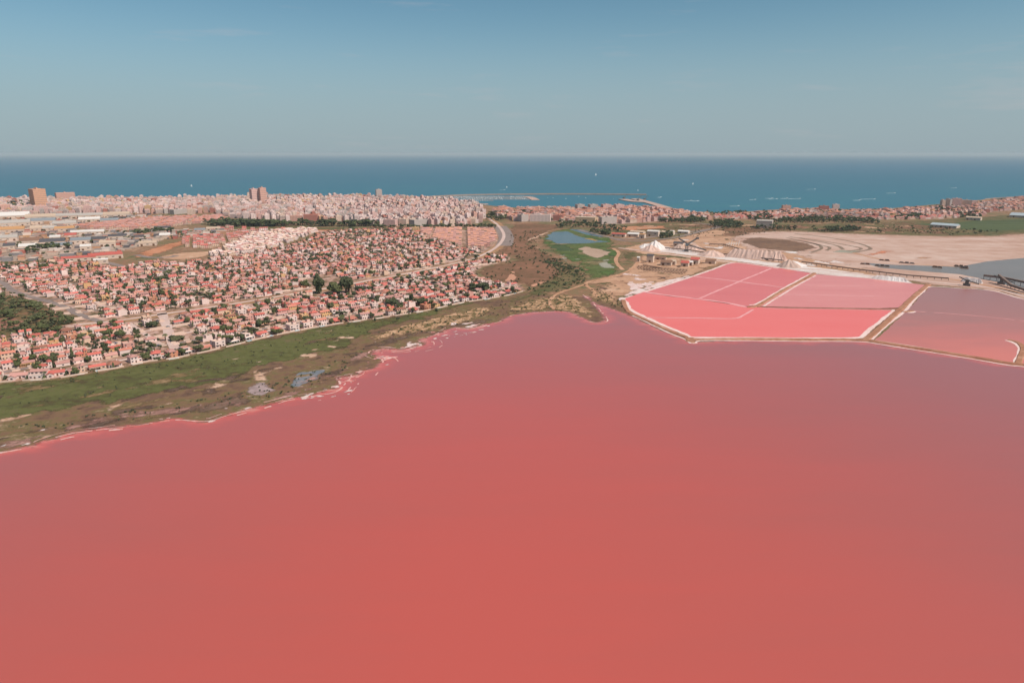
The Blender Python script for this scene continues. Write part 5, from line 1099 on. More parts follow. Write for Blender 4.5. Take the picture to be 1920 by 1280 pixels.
for n_ in range(4200):
    Q_ = IND if n_ < 2900 else FLD; IP = np.array(Q_)
    x, y = random.uniform(IP[:, 0].min(), IP[:, 0].max()), random.uniform(IP[:, 1].min(), IP[:, 1].max())
    if not in_frame(x, y, 30) or sd1(x, y, Q_) < 6: continue
    if n_ >= 2900 and random.random() < .7: continue
    big = random.random() < .3; c_ = random.choice([A(226, 206, 194), A(206, 178, 160), A(150, 142, 142), A(196, 150, 120), A(112, 104, 106), A(190, 112, 98)])
    clut.add(CBX, (x, y, ZL + .12), R(20) + random.gauss(0, .1) + random.choice((0, R(90))), (random.uniform(10, 26), random.uniform(8, 14), random.uniform(4, 7)) if big else (random.uniform(2.5, 8), random.uniform(2, 4), random.uniform(1.5, 3.2)), {'wall': jit(c_, .15), 'roof': jit(random.choice([A(214, 188, 172), A(170, 150, 140), A(200, 140, 118), c_]), .15)})
tag(clut.build('estate_clutter', m_stuff), 'small sheds, containers and lorries crowded between the estate warehouses', 'sheds', kind='stuff')
shed('school', 120, 176, 490, 16, 5, 'red', 'long school building with bright red roof, left wing', 'school', 'red roofed school wings', -4)
shed('school', 172, 228, 486, 22, 6, 'red', 'wide school hall with bright red roof, right wing', 'school', 'red roofed school wings', 6)
shed('school', 178, 202, 495, 10, 6, 'white', 'white arcaded school pavilion in front of the red roofs', 'school', 'red roofed school wings', 4)
shed('institute', 1078, 1116, 419, 26, 13, 'beige', 'beige modern institute with big dark entrance beyond the pond', 'building', None, -14, SWB, .02)
o = COL.objects.get('institute'); m = MB(); m.box(-7, 4, -.25, -.004, 1, 10); obj('glass_front', m.mesh('glass_front', plain('dark_green_glass', A(70, 78, 70), .3)), o)
shed('warehouse', 1418, 1446, 428, 30, 15, 'pale grey', 'large pale windowless warehouse right of the dark woods', 'warehouse', None, -4, plain('pale_concrete', A(204, 182, 170)), .03)
shed('farm_shed', 1746, 1790, 427, 26, 5, 'light blue', 'low farm shed with light blue roof at the green field', 'shed', None, -14)
shed('farm_shed', 1812, 1836, 413, 16, 6, 'beige', 'white walled farm building above the green field', 'shed', None, -10)
shed('greenhouse', 1900, 1990, 410, 40, 5, 'light blue', 'pale blue greenhouse roof cut by the right picture edge', 'greenhouse', None, -10)
strip = [(1146, 1172, 444, 12, 5, 'red', 'white roadside hall with red roof near the pond'), (1175, 1196, 444, 16, 5, 'white', 'low white shed right of the red roofed hall'), (1198, 1208, 447, 10, 7, 'ochre', 'small ochre shed in the roadside strip'), (1212, 1234, 443, 14, 9, 'white', 'tall white office building in the roadside strip'), (1236, 1250, 442, 14, 7, 'beige', 'beige hall right of the tall white office'), (1252, 1262, 441, 12, 7, 'white', 'last small white building of the roadside strip'), (1180, 1206, 440, 16, 5, 'beige', 'long beige shed at the back of the roadside strip'), (1270, 1290, 438, 14, 4, 'white', 'low white shed by the road bend to the salt yard')]
for q in strip: shed('roadside_building', q[0], q[1], q[2], q[3], q[4], q[5], q[6], 'building', 'roadside buildings by the salt works', -16)
old = [(1212, 1224, 492, 8, 9, 'dark', 'grey ruined tower house of the old salt works'), (1238, 1258, 498, 9, 4.5, 'brown', 'long brown roofed shed beside the drying racks'), (1257, 1266, 497, 7, 5, 'beige', 'pale gabled house end beside the brown shed'), (1276, 1290, 500, 8, 5, 'red', 'red roofed house near the pan corner'), (1294, 1309, 495, 9, 6, 'red', 'larger red roofed house behind the first red one'), (1290, 1298, 498, 6, 4.5, 'white', 'white gabled house between the two red roofs'), (1322, 1340, 495, 8, 4, 'brown', 'brown open shed right of the red roofed houses'), (1194, 1199, 491, 4, 6, 'white', 'small white hut at the left end of old works'), (1228, 1248, 487, 5, 3, 'brown', 'low ruined wall building behind the brown shed'), (1262, 1280, 462, 8, 5, 'dark', 'dark shed behind the salt stacker')]
for q in old: shed('old_works_building', q[0], q[1], q[2], q[3], q[4], q[5], q[6], 'building', 'old salt works buildings', -12, None, .3, False)
# rows of dark timber drying racks
m_rack = plain('weathered_timber', A(112, 84, 72)); nr = 0
for i, (v0, v1, u0, u1) in enumerate([(500, 507, 1196, 1290), (502.5, 509.5, 1194, 1290), (505, 512, 1196, 1286), (507, 514.5, 1206, 1280), (497.5, 504, 1206, 1240)]):
    a, b_ = np.array(G(u0, v0)), np.array(G(u1, v1)); m = MB(); d = (b_ - a); ln = np.linalg.norm(d); d /= ln; n = np.array([-d[1], d[0]])
    e = empty('drying_rack', (*a, ZL + .14), math.atan2(d[1], d[0])); m.box(0, ln, -1.2, 1.2, 1.5, 1.75, 'x', True); obj('deck', m.mesh('rack_deck', m_rack), e)
    m = MB()
    for s in np.arange(1, ln, 5): m.box(s, s + .3, -1.1, -.8, 0, 1.5); m.box(s, s + .3, .8, 1.1, 0, 1.5)
    o = obj('posts', m.mesh('rack_posts', m_rack), e); o['kind'] = 'stuff'
    tag(e, 'dark timber drying rack, %s from the salt pans in the old works' % nth([3, 2, 1, 0, 4][i] + 1) if i != 3 else 'dark timber drying rack, nearest the pink salt pans', 'rack', 'drying racks of the old salt works')

# ================================================================== SALT HEAPS AND MACHINES
m_heapw = ground_mat('white_salt', [(0.2, A(228, 208, 200)), (0.8, A(242, 232, 228))], .1, .6, .5, bump=.3, seed=105)
m_heapp = ground_mat('pinkish_salt', [(0.2, A(208, 170, 154)), (0.8, A(226, 192, 178))], .1, .6, .5, bump=.3, seed=106)
m_heapg = ground_mat('greyish_salt', [(0.2, A(190, 160, 146)), (0.8, A(208, 178, 164))], .1, .6, .5, bump=.3, seed=107)
def heap(u0, u1, vb, vt, mat, label, ridge=0.0, turn=0, seed=0, kind='round'):
    x, y = G((u0 + u1) / 2, vb); W = (u1 - u0) * (y * cp + (H - ZL) * sp) / F / 2; D = W * (.9 if ridge == 0 else .3); y += D * .6
    hh = height_at(x, y, vt) - ZL; hh = max(2.0, min(hh, W * .95)); m = MB(); n, rr = (180 if ridge else 44), 9; a = math.atan2(-x, y) + R(turn)
    ring = []
    for j in range(rr + 1):
        q = []; f = 1 - j / rr
        for i in range(n):
            t = 2 * math.pi * i / n; c, s = math.cos(t), math.sin(t)
            gl = 1 + (.085 if ridge else .10) * math.sin(t * (57 if ridge else 11) + seed + (2.4 * math.sin(t * 13 + seed) if ridge else 0)) * f * (1 - f) * 4 + .08 * math.sin(t * 5 + seed * 2)
            if ridge: px_ = ridge * W * (1 if c > 0 else -1) * min(1, abs(c) * 1.6) + c * (1 - ridge) * W * f * gl; py_ = s * D * f * gl
            else: px_, py_ = c * W * f * gl, s * D * f * gl
            zz = hh * 1.12 * (1 - math.sqrt(f * f + .012)) * (1 + .05 * math.sin(px_ * .8 + seed))
            q.append((px_, py_, zz - .1))
        ring.append(q)
    for j in range(rr):
        for i in range(n): m.poly((ring[j][i], ring[j][(i + 1) % n], ring[j + 1][(i + 1) % n], ring[j + 1][i]))
    o = obj('salt_heap', m.mesh('salt_heap', mat), None, (x, y, ZL + .18), a)
    for p in o.data.polygons: p.use_smooth = False
    return tag(o, label, 'salt heap', 'salt heaps in the yard')
heap(1208, 1252, 468, 451, m_heapw, 'tall white cone of salt at left of the yard', seed=1)
heap(1202, 1242, 471, 459, m_heapp, 'pinkish salt cone in front of the tall white one', seed=2)
heap(1199, 1222, 464, 457, m_heapw, 'small low white heap left of the tall white cone', seed=3)
heap(1260, 1292, 468, 457, m_heapg, 'grey pink heap behind the left of the stacker', seed=4)
heap(1286, 1324, 470, 458, m_heapp, 'broad pink heap behind the right of the stacker', seed=5)
heap(1312, 1366, 481, 469, m_heapp, 'low spreading pale heap right of the stacker', seed=6)
heap(1364, 1478, 486, 469, m_heapp, 'very long gullied salt ridge in the yard middle', ridge=.75, turn=-13, seed=7)
heap(1440, 1474, 489, 474, m_heapp, 'steep heap at the right end of the long ridge', seed=8)
heap(1462, 1506, 502, 487, m_heapg, 'pointed pink heap closest to the rose salt pan', seed=9)
heap(1470, 1516, 499, 489, m_heapw, 'white heap right behind the pointed pink one', seed=10)
heap(1640, 1704, 526, 518, m_heapw, 'flat white heap beside the pale rose pan', ridge=.7, turn=-10, seed=11)
heap(1806, 1842, 530, 521, m_heapw, 'white topped long heap near the grey lagoon', ridge=.7, turn=-14, seed=12)
m_steel = plain('dark_steel', A(112, 104, 102), .5, .3); m_belt = plain('belt_rubber', A(140, 118, 108))
def conveyor(pts, zs, label, legs=True, w=1.3):
    a = G(*pts[0]); w *= K; e = empty('conveyor', (*a, ZL + .2)); p = [Vector((*G(*q), ZL + .2 + z * K)) - Vector((*a, ZL + .2)) for q, z in zip(pts, zs)]
    m = MB(); [m.bar(p[i], p[i + 1], w) for i in range(len(p) - 1)]; obj('belt', m.mesh('conveyor_belt', m_belt), e)
    m = MB()
    for i in range(len(p) - 1):
        n = max(2, int((p[i + 1] - p[i]).length / 9))
        for k in range(n + 1):
            q = p[i].lerp(p[i + 1], k / n); m.bar((q.x, q.y, 0), (q.x, q.y, max(q.z - .4, .2)), .5)
    o = obj('supports', m.mesh('conveyor_supports', m_steel), e); o['kind'] = 'stuff'
    return tag(e, label, 'conveyor', 'conveyors of the salt yard')
conveyor([(1240, 466.5), (1287, 471.5), (1322, 475.5)], [2, 2.5, 2], 'dark conveyor running under the salt stacker')
conveyor([(1345, 478), (1400, 484), (1470, 492)], [2.4, 2.4, 2.4], 'long dark conveyor in front of the gullied ridge')
conveyor([(1503, 494.5), (1600, 508), (1700, 520), (1778, 526)], [2.6, 2.6, 2.6, 2.6], 'longest conveyor crossing from heaps towards grey lagoon')
conveyor([(1440, 478), (1400, 473), (1356, 461), (1330, 460)], [2.2, 2.2, 2.2, 2.2], 'conveyor behind the long ridge towards the white frames')
conveyor([(1844, 523), (1880, 529), (1960, 545)], [4, 5, 4], 'upper conveyor on the bank of the grey lagoon', w=2.2)
conveyor([(1870, 531), (1895, 540), (1960, 560)], [9, 3, 2], 'steep conveyor falling from the loader at right edge', w=2.2)
# stacker with its three booms
sx_, sy_ = G(1287, 472); e = empty('salt_stacker', (sx_, sy_, ZL + .2), math.atan2(-sx_, sy_)); e.scale = (K, K, K)
m = MB(); m.box(-3, 3, -2.5, 2.5, 0, 2.2); obj('base', m.mesh('stacker_base', m_steel), e)
m = MB()
for sx2 in (-2, 2):
    for sy2 in (-1.8, 1.8): m.bar((sx2, sy2, 2.2), (sx2 * .5, sy2 * .5, 13), .6)
for z in (5, 8, 11): m.box(-1.8, 1.8, -1.6, 1.6, z, z + .4, 'x', True)
obj('tower', m.mesh('stacker_tower', m_steel), e)
for nm, a, b_, w in (('boom', (0, 0, 10), (14, 6, 19), 1.7), ('boom', (0, 0, 12), (-12, 4, 18), 1.2), ('boom', (1, 0, 10), (28, -3, 3), 1.4)):
    m = MB(); m.bar(a, b_, w); A_, B_ = Vector(a), Vector(b_)
    for k in range(8): m.bar(A_.lerp(B_, k / 8) + Vector((0, 0, 1.5 if k % 2 else 0)), A_.lerp(B_, (k + 1) / 8) + Vector((0, 0, 0 if k % 2 else 1.5)), .3)
    m.bar(A_ + Vector((0, 0, 1.5)), B_ + Vector((0, 0, 1.2)), .4); obj(nm, m.mesh('stacker_boom', m_steel), e)
m = MB(); m.box(12, 16.5, 4, 8, 18, 20.5, 'x', True); obj('discharge_head', m.mesh('discharge_head', m_steel), e)
m = MB(); m.box(-2.2, 2.2, -2.4, 0, 8.5, 11.5, 'x', True); obj('cab', m.mesh('stacker_cab', plain('blue_grey_cab', A(120, 126, 132))), e)
tag(e, 'dark steel salt stacker with three booms in front of pink heaps', 'machine')
for (u, v, lab) in ((1877, 533, 'dark loading machine on the bank at right edge of works'), (1812, 536, 'dark loading machine left of the white topped heap')):
    x, y = G(u, v); e = empty('salt_loader', (x, y, ZL + .2), math.atan2(-x, y)); e.scale = (K, K, K); m = MB(); m.box(-3.4, 3.4, -2, 2, 0, 2.5); obj('base', m.mesh('loader_base', m_steel), e)
    m = MB(); m.box(-1.8, 1.8, -1.6, 1.6, 2.5, 6.5); m.hip(-2.2, 2.2, -2, 2, 6.5, .8, 'x'); obj('cab', m.mesh('loader_cab', m_steel), e)
    m = MB(); m.bar((1, 0, 5.5), (11, 1, 3), 1.1); m.bar((-1, 0, 6), (-8, 1, 9), .9); m.bar((-8, 1, 9), (0, 0, 8.5), .3); obj('arm', m.mesh('loader_arm', m_steel), e); tag(e, lab, 'machine', 'salt loaders')
for i, (u, v, w_, lab) in enumerate([(1658, 489, 10, 'row of brown rail wagons, left of the grey water'), (1700, 494, 14, 'rail wagons on the far bank of grey water'), (1802, 500, 12, 'rusty barge at the tip of the dry flat'), (1808, 503, 7, 'small rusty barge in front of the larger one'), (1622, 496, 9, 'brown shed row on the near bank, left'), (1654, 499, 13, 'long brown shed on the near bank'), (1753, 501, 5, 'small dark barge afloat on the grey channel'), (1762, 502, 4, 'smallest dark barge right beside its neighbour')]):
    x, y = G(u, v); e = empty('barge' if 'barge' in lab else 'wagon_row' if 'wagon' in lab else 'low_shed', (x, y, ZL + .25), math.atan2(-x, y) - .1); e.scale = (.85, .85, .85); m = MB()
    n = max(1, int(w_ / 4))
    m.box(-w_, w_, -1.6, 1.6, 0, 1.3); obj('hull' if 'barge' in lab else 'wall', m.mesh('low_hull', plain('rusty_steel', A(134, 98, 86))), e); m = MB()
    for k in range(n): xx = -w_ + (k + .5) * 2 * w_ / n; m.box(xx - w_ / n * .7, xx + w_ / n * .7, -1.3, 1.3, 1.303, 2.6 + (k % 2) * .7)
    obj('cabin' if 'barge' in lab else 'roof', m.mesh('low_top', m_steel if i % 2 else m_rack), e); tag(e, lab, 'barge' if 'barge' in lab else 'wagons' if 'wagon' in lab else 'shed')
x, y = G(1374, 461); e = empty('white_frame', (x, y, ZL + .2), 0); m = MB()
for k in range(6): m.bar((-14 + k * 5, 0, 0), (-12 + k * 5, 0, 5 + (k % 3) * 3), .9)
obj('struts', m.mesh('struts', m_trim), e)['kind'] = 'stuff'; m = MB(); m.bar((-14, 0, 4), (13, 0, 5), .8); obj('beam', m.mesh('beam', m_trim), e); tag(e, 'white slanting steel frame behind the salt ridge', 'machine')

# ================================================================== TREES
m_bark = plain('bark', A(104, 82, 66))
FOL = {'g': foliage('green_foliage', (.066, .074, .028, 1), (.130, .132, .056, 1)), 'd': foliage('dark_foliage', (.044, .052, .026, 1), (.088, .092, .046, 1)), 'o': foliage('olive_foliage', (.074, .074, .034, 1), (.130, .122, .060, 1))}
FC = {'g': (.094, .102, .044), 'd': (.066, .074, .037), 'o': (.118, .114, .060)}
def blob(m, c, r, rz, seed, sub=1, amp=.28, g='crown'):
    rs = random.Random(seed); n, k = (7, 5) if sub else (6, 4); pts = []
    for j in range(k + 1):
        th = math.pi * j / k; row = []
        for i in range(n):
            ph = 2 * math.pi * (i + .5 * (j % 2)) / n; q = 1 + rs.uniform(-amp, amp)
            if j in (0, k): ph = 0; q = 1
            row.append((c[0] + r * q * math.sin(th) * math.cos(ph), c[1] + r * q * math.sin(th) * math.sin(ph), c[2] + rz * q * math.cos(th)))
        pts.append(row)
    for j in range(k):
        for i in range(n):
            a, b_, c_, d = pts[j][i], pts[j + 1][i], pts[j + 1][(i + 1) % n], pts[j][(i + 1) % n]
            if j == 0: m.poly((a, b_, c_), g)
            elif j == k - 1: m.poly((a, b_, d), g)
            else: m.poly((a, b_, c_, d), g)
def leaves(m, n, fn, size, seed, g='crown'):
    rs = random.Random(seed)
    for _ in range(n):
        p = Vector(fn(rs)); u = Vector((rs.gauss(0, 1), rs.gauss(0, 1), rs.gauss(0, .6))).normalized(); v = u.cross(Vector((rs.gauss(0, 1), rs.gauss(0, 1), rs.gauss(0, 1)))).normalized(); s = size * rs.uniform(.6, 1.3)
        m.poly((p - u * s - v * s * .5, p + u * s - v * s * .5, p + u * s * .6 + v * s * .7, p - u * s * .6 + v * s * .7), g)
def tree(kind, seed, lo=False):
    m = MB(); rs = random.Random(seed); nl = 30 if lo else 220
    if kind == 'round':
        m.cyl(0, 0, 0, 3.2, .32, .2, 6, 'trunk')
        lobes = [(rs.uniform(-1.7, 1.7), rs.uniform(-1.7, 1.7), rs.uniform(3.4, 5.6), rs.uniform(1.1, 1.9)) for _ in range(3 if lo else 7)]
        for i, (x, y, z, r) in enumerate(lobes):
            if not lo: m.bar((0, 0, 2.6), (x * .8, y * .8, z), .16, 'trunk')
            blob(m, (x, y, z), r, r * .8, seed + i, 0 if lo else 1)
        def fn(q): x, y, z, r = q.choice(lobes); d = Vector((q.gauss(0, 1), q.gauss(0, 1), q.gauss(0, 1))).normalized() * r * q.uniform(.85, 1.25); return (x + d.x, y + d.y, z + d.z * .85)
        leaves(m, nl, fn, .42, seed + 9)
    elif kind == 'pine':
        m.cyl(0, 0, 0, 5.5, .35, .2, 6, 'trunk')
        lobes = [(rs.uniform(-2.4, 2.4), rs.uniform(-2.4, 2.4), rs.uniform(5.5, 7.4), rs.uniform(1.1, 1.8)) for _ in range(4 if lo else 8)]
        for i, (x, y, z, r) in enumerate(lobes):
            if not lo: m.bar((0, 0, 4.4), (x, y, z), .18, 'trunk')
            blob(m, (x, y, z), r, r * .6, seed + i, 0 if lo else 1)
        def fn(q): x, y, z, r = q.choice(lobes); d = Vector((q.gauss(0, 1), q.gauss(0, 1), q.gauss(0, 1))).normalized() * r * q.uniform(.85, 1.3); return (x + d.x, y + d.y, z + d.z * .6)
        leaves(m, nl, fn, .45, seed + 9)
    elif kind == 'cypress':
        m.cyl(0, 0, 0, 1.2, .22, .18, 6, 'trunk'); blob(m, (0, 0, 5), 1.0, 4.4, seed, 1, .2)
        def fn(q): z = q.uniform(.8, 9.4); r = 1.15 * math.sin(math.pi * min(.98, (z / 10) ** .8)) ** .7; t = q.uniform(0, 6.28); return (r * math.cos(t), r * math.sin(t), z)
        leaves(m, nl // 2, fn, .35, seed + 9)
    elif kind == 'palm':
        m.cyl(0, 0, 0, 5.6, .3, .2, 6, 'trunk')
        for i in range(8 if lo else 14):
            a = 2 * math.pi * i / (8 if lo else 14) + rs.uniform(-.2, .2); pr = None; el = rs.uniform(.2, 1.0)
            for k in range(4):
                t = k / 3; rr = 2.6 * t; z = 5.6 + 1.6 * el * t - 2.2 * t * t; w = .38 * (1 - .75 * t) + .05; c, s = math.cos(a), math.sin(a)
                q = ((rr * c - w * s, rr * s + w * c, z - .12), (rr * c + w * s, rr * s - w * c, z - .12))
                if pr: m.poly((pr[0], pr[1], q[1], q[0]), 'crown')
                pr = q
    else:           # bush
        m.cyl(0, 0, 0, .5, .15, .12, 5, 'trunk')
        lobes = [(rs.uniform(-1.2, 1.2), rs.uniform(-1.2, 1.2), rs.uniform(.8, 1.5), rs.uniform(.8, 1.3)) for _ in range(2 if lo else 4)]
        for i, (x, y, z, r) in enumerate(lobes): blob(m, (x, y, z), r, r * .75, seed + i, 0)
        def fn(q): x, y, z, r = q.choice(lobes); d = Vector((q.gauss(0, 1), q.gauss(0, 1), abs(q.gauss(0, 1)))).normalized() * r * q.uniform(.85, 1.2); return (x + d.x, y + d.y, z + d.z * .8)
        leaves(m, nl // 3, fn, .35, seed + 9)
    return m
TK = {}; TL = {}
for kd in ('round', 'pine', 'cypress', 'palm', 'bush'):
    TK[kd] = []; TL[kd] = []
    for s in range(4):
        m = tree(kd, 40 + s * 13 + len(kd)); TK[kd].append((m.sub(['trunk']).mesh('trunk', m_bark), m.sub(['crown']).mesh('crown', None)))
        TL[kd].append(tree(kd, 40 + s * 13 + len(kd), True).tris())
HT = {'round': 7.0, 'pine': 8.6, 'cypress': 9.6, 'palm': 7.2, 'bush': 2.4}; WD = {'round': 6.5, 'pine': 8.0, 'cypress': 2.4, 'palm': 5.4, 'bush': 4.4}
trees = []      # x, y, kind, sx, sz, foliage, where
def add_tree(x, y, kd, sx, sz, fo, wh): trees.append([x, y, kd, sx, sz, fo, wh])
for (x, y, a, r) in [tuple(h[:4]) for h in vis]:
    for _ in range(rng.choices([0, 1, 2, 3, 4, 5], [17, 32, 24, 13, 8, 6])[0]):
        dx, dy = rng.choice((-1, 1)) * rng.uniform(4.5, 8.5), rng.choice((-1, -1, 1)) * rng.uniform(5, 8)
        if rng.random() < .3: dx = rng.choice((-7.6, 7.6)); dy = rng.uniform(-5, 5)
        tx, ty = x + math.cos(a) * dx - math.sin(a) * dy, y + math.sin(a) * dx + math.cos(a) * dy
        kd = rng.choices(['round', 'pine', 'cypress', 'palm', 'bush'], [40, 10, 9, 17, 24])[0]; s = rng.uniform(.7, 1.25)
        add_tree(tx, ty, kd, s * (.9 if kd != 'bush' else 1.0), s, rng.choice('ggdo'), r)
for (x, y, r) in gaps:
    for _ in range(rng.randint(2, 5)): s = rng.uniform(.6, 1.15); add_tree(x + rng.uniform(-7, 7), y + rng.uniform(-7, 7), rng.choice(['round', 'round', 'pine', 'bush', 'bush']), s, s, rng.choice('gdd'), 2 + r)
def scatter(poly, n, kinds, smin, smax, fo, wh, minsd=1):
    P = np.array(poly); k = 0; tries = 0
    while k < n and tries < n * 12:
        tries += 1; x, y = rng.uniform(P[:, 0].min(), P[:, 0].max()), rng.uniform(P[:, 1].min(), P[:, 1].max())
        if sd1(x, y, poly) > minsd and in_frame(x, y, 40): s = rng.uniform(smin, smax); add_tree(x, y, rng.choice(kinds), s * rng.uniform(.9, 1.2), s, rng.choice(fo), wh); k += 1
scatter(E1, 230, ['round', 'pine', 'bush', 'bush'], .7, 1.35, 'ggo', 'wood')
scatter(GP([(60, 575), (110, 590), (150, 612), (110, 626), (60, 630), (50, 600)]), 40, ['round', 'pine', 'bush'], .7, 1.1, 'gd', 'wood')
def clump(u, v, wpx, hpx, n, kinds, fo, wh):
    x, y = G(u, v); k = (y * cp + (H - ZL) * sp) / F
    for _ in range(n):
        kd = rng.choice(kinds); hh = hpx * k * rng.uniform(.75, 1.05); s = hh / HT[kd]; sx = min(s * 1.25, max(s * .7, wpx * k / WD[kd]))
        add_tree(x + rng.uniform(-.5, .5) * max(0, wpx * k - WD[kd] * sx * .6), y + rng.uniform(0, 1) * wpx * k * .4, kd, sx, s, rng.choice(fo), wh)
for q in [(598, 551, 14, 38, 4, ['cypress', 'round'], 'd'), (628, 552, 24, 24, 7, ['round'], 'g'), (650, 551, 22, 32, 6, ['round', 'pine'], 'd'), (676, 549, 14, 16, 2, ['round'], 'd'), (550, 536, 14, 14, 3, ['round'], 'd'), (572, 540, 14, 16, 3, ['round'], 'g'), (498, 549, 12, 8, 2, ['round'], 'd'), (300, 532, 22, 14, 5, ['round', 'pine'], 'd'), (165, 506, 20, 10, 4, ['round'], 'd'), (80, 506, 24, 14, 5, ['round'], 'g'), (24, 522, 22, 10, 4, ['round'], 'd'), (58, 500, 14, 8, 3, ['round'], 'd'), (145, 500, 14, 8, 3, ['round'], 'g'), (62, 552, 8, 10, 1, ['round'], 'd'), (122, 567, 8, 9, 1, ['round'], 'd'), (90, 550, 14, 8, 2, ['round'], 'd'), (640, 461, 16, 8, 3, ['round'], 'd'), (606, 484, 40, 10, 8, ['round'], 'd'), (590, 492, 36, 10, 7, ['round'], 'd'), (660, 433, 16, 8, 3, ['round'], 'g'), (806, 455, 20, 9, 5, ['round'], 'd'), (826, 452, 10, 7, 2, ['round'], 'd'), (852, 460, 8, 8, 2, ['round'], 'g'), (892, 487, 14, 10, 4, ['round', 'pine'], 'd'), (866, 490, 12, 8, 3, ['round'], 'd'), (790, 574, 18, 16, 5, ['round'], 'd'), (735, 575, 24, 16, 6, ['round', 'pine'], 'd'), (700, 570, 20, 10, 4, ['round'], 'd'), (770, 568, 10, 18, 2, ['cypress'], 'd'), (900, 545, 40, 14, 9, ['round'], 'd'), (870, 560, 10, 9, 2, ['round'], 'd'), (400, 611, 70, 10, 16, ['round'], 'd'), (430, 600, 40, 10, 8, ['round'], 'g'), (280, 616, 24, 14, 5, ['round'], 'd'), (213, 618, 8, 18, 1, ['cypress'], 'd'), (105, 640, 10, 20, 2, ['round', 'palm'], 'g'), (148, 626, 12, 14, 2, ['round'], 'd'), (82, 682, 16, 20, 3, ['round', 'palm'], 'g'), (138, 672, 14, 12, 3, ['round'], 'd'), (62, 640, 20, 12, 3, ['round'], 'g'), (212, 692, 8, 16, 1, ['cypress'], 'g'), (140, 702, 16, 12, 3, ['bush', 'round'], 'g'), (10, 668, 12, 14, 2, ['round'], 'g'), (285, 664, 18, 12, 3, ['round'], 'o'), (340, 655, 10, 12, 2, ['round'], 'g'), (310, 640, 12, 20, 2, ['palm', 'round'], 'g'), (330, 640, 30, 10, 6, ['bush', 'round'], 'o'), (520, 628, 26, 12, 5, ['round'], 'g'), (470, 625, 24, 12, 4, ['round'], 'd'), (485, 612, 14, 14, 3, ['round'], 'd'), (655, 612, 8, 10, 1, ['round'], 'd'), (575, 604, 14, 12, 3, ['round'], 'd'), (640, 592, 24, 10, 4, ['round'], 'd'), (700, 604, 10, 8, 1, ['bush'], 'd'), (748, 602, 8, 9, 1, ['round'], 'd'), (818, 584, 12, 7, 2, ['bush'], 'd')]:
    clump(*q, 'clump')
trees = [t for t in trees if t[1] > 100 and in_frame(t[0], t[1], 30)]
# hand the 300 that show largest an object of their own
trees.sort(key=lambda t: -(HT[t[2]] * t[4] * WD[t[2]] * t[3]) / (t[0] ** 2 + t[1] ** 2))
it = [t for t in trees if in_frame(t[0], t[1], -6)][:300]; iid = set(map(id, it))
it.sort(key=lambda t: to_px(t[0], t[1])[1], reverse=True)
KN = {'round': ('broadleaf_tree', 'broadleaf tree'), 'pine': ('pine_tree', 'spreading pine'), 'cypress': ('cypress_tree', 'narrow cypress'), 'palm': ('palm_tree', 'palm'), 'bush': ('shrub', 'low shrub')}
FW = {'g': 'green', 'd': 'dark', 'o': 'olive'}
for i in range(0, len(it), 15):
    for j, t in enumerate(sorted(it[i:i + 15], key=lambda t: to_px(t[0], t[1])[0])):
        x, y, kd, sx, sz, fo, wh = t; e = empty(KN[kd][0], (x, y, ZL + .15), rng.uniform(0, 6.28)); e.scale = (sx, sx, sz); tk, cr_ = rng.choice(TK[kd])
        obj('trunk', tk, e); obj('crown', cr_, e, mat=FOL[fo])
        tag(e, '%s %s, %s from left in the %s belt of estate trees from the lagoon' % (FW[fo], KN[kd][1], nth(j + 1), nth(i // 15 + 1)), 'shrub' if kd == 'bush' else 'tree', 'garden trees of the housing estate')
fm = Mass(); m_ffol = attr_mat('far_foliage', .85, .35, .7)
BK = A(104, 82, 66)
def fadd(t): x, y, kd, sx, sz, fo, wh = t; fm.add(rng.choice(TL[kd]), (x, y, ZL + .1), rng.uniform(0, 6.28), (sx, sx, sz), {'crown': jit(FC[fo] + (1,), .3), 'trunk': BK})
for t in trees:
    if id(t) not in iid: fadd(t)
hedge = MB(); hedge.box(-.5, .5, -.55, .55, 0, 1.0, 'crown'); HG = hedge.tris()
HT_ = leafy = MB(); leaves(leafy, 26, lambda q: (q.uniform(-.5, .5), q.choice((-.55, .55)) * q.uniform(.7, 1.2), q.uniform(.2, 1.1)), .3, 5); blob(leafy, (-.3, 0, .5), .32, .62, 3, 0); blob(leafy, (.3, 0, .5), .32, .6, 4, 0); blob(leafy, (0, 0, .5), .32, .66, 6, 0); HG2 = leafy.tris()
hm = Mass()
for (x, y, a, r) in [tuple(h[:4]) for h in vis]:
    if rng.random() < .38:
        sd_ = rng.choice((0, 1)); l = rng.uniform(5, 12); dx, dy = (rng.uniform(-2, 2), rng.choice((-7.5, 7.2))) if sd_ else (rng.choice((-7.2, 7.2)), rng.uniform(-2, 2))
        hm.add(HG2, (x + math.cos(a) * dx - math.sin(a) * dy, y + math.sin(a) * dx + math.cos(a) * dy, ZL + .1), a + (0 if sd_ else R(90)), (l, 1.6, rng.uniform(1.4, 2.6)), {'crown': jit(FC[rng.choice('gdd')] + (1,), .25)})
tag(hm.build('garden_hedges', m_ffol), 'dark green hedges between the gardens of the estate', 'hedges', kind='stuff')
tag(fm.build('distant_garden_trees', m_ffol), 'small far garden trees scattered among the houses', 'trees', kind='stuff')
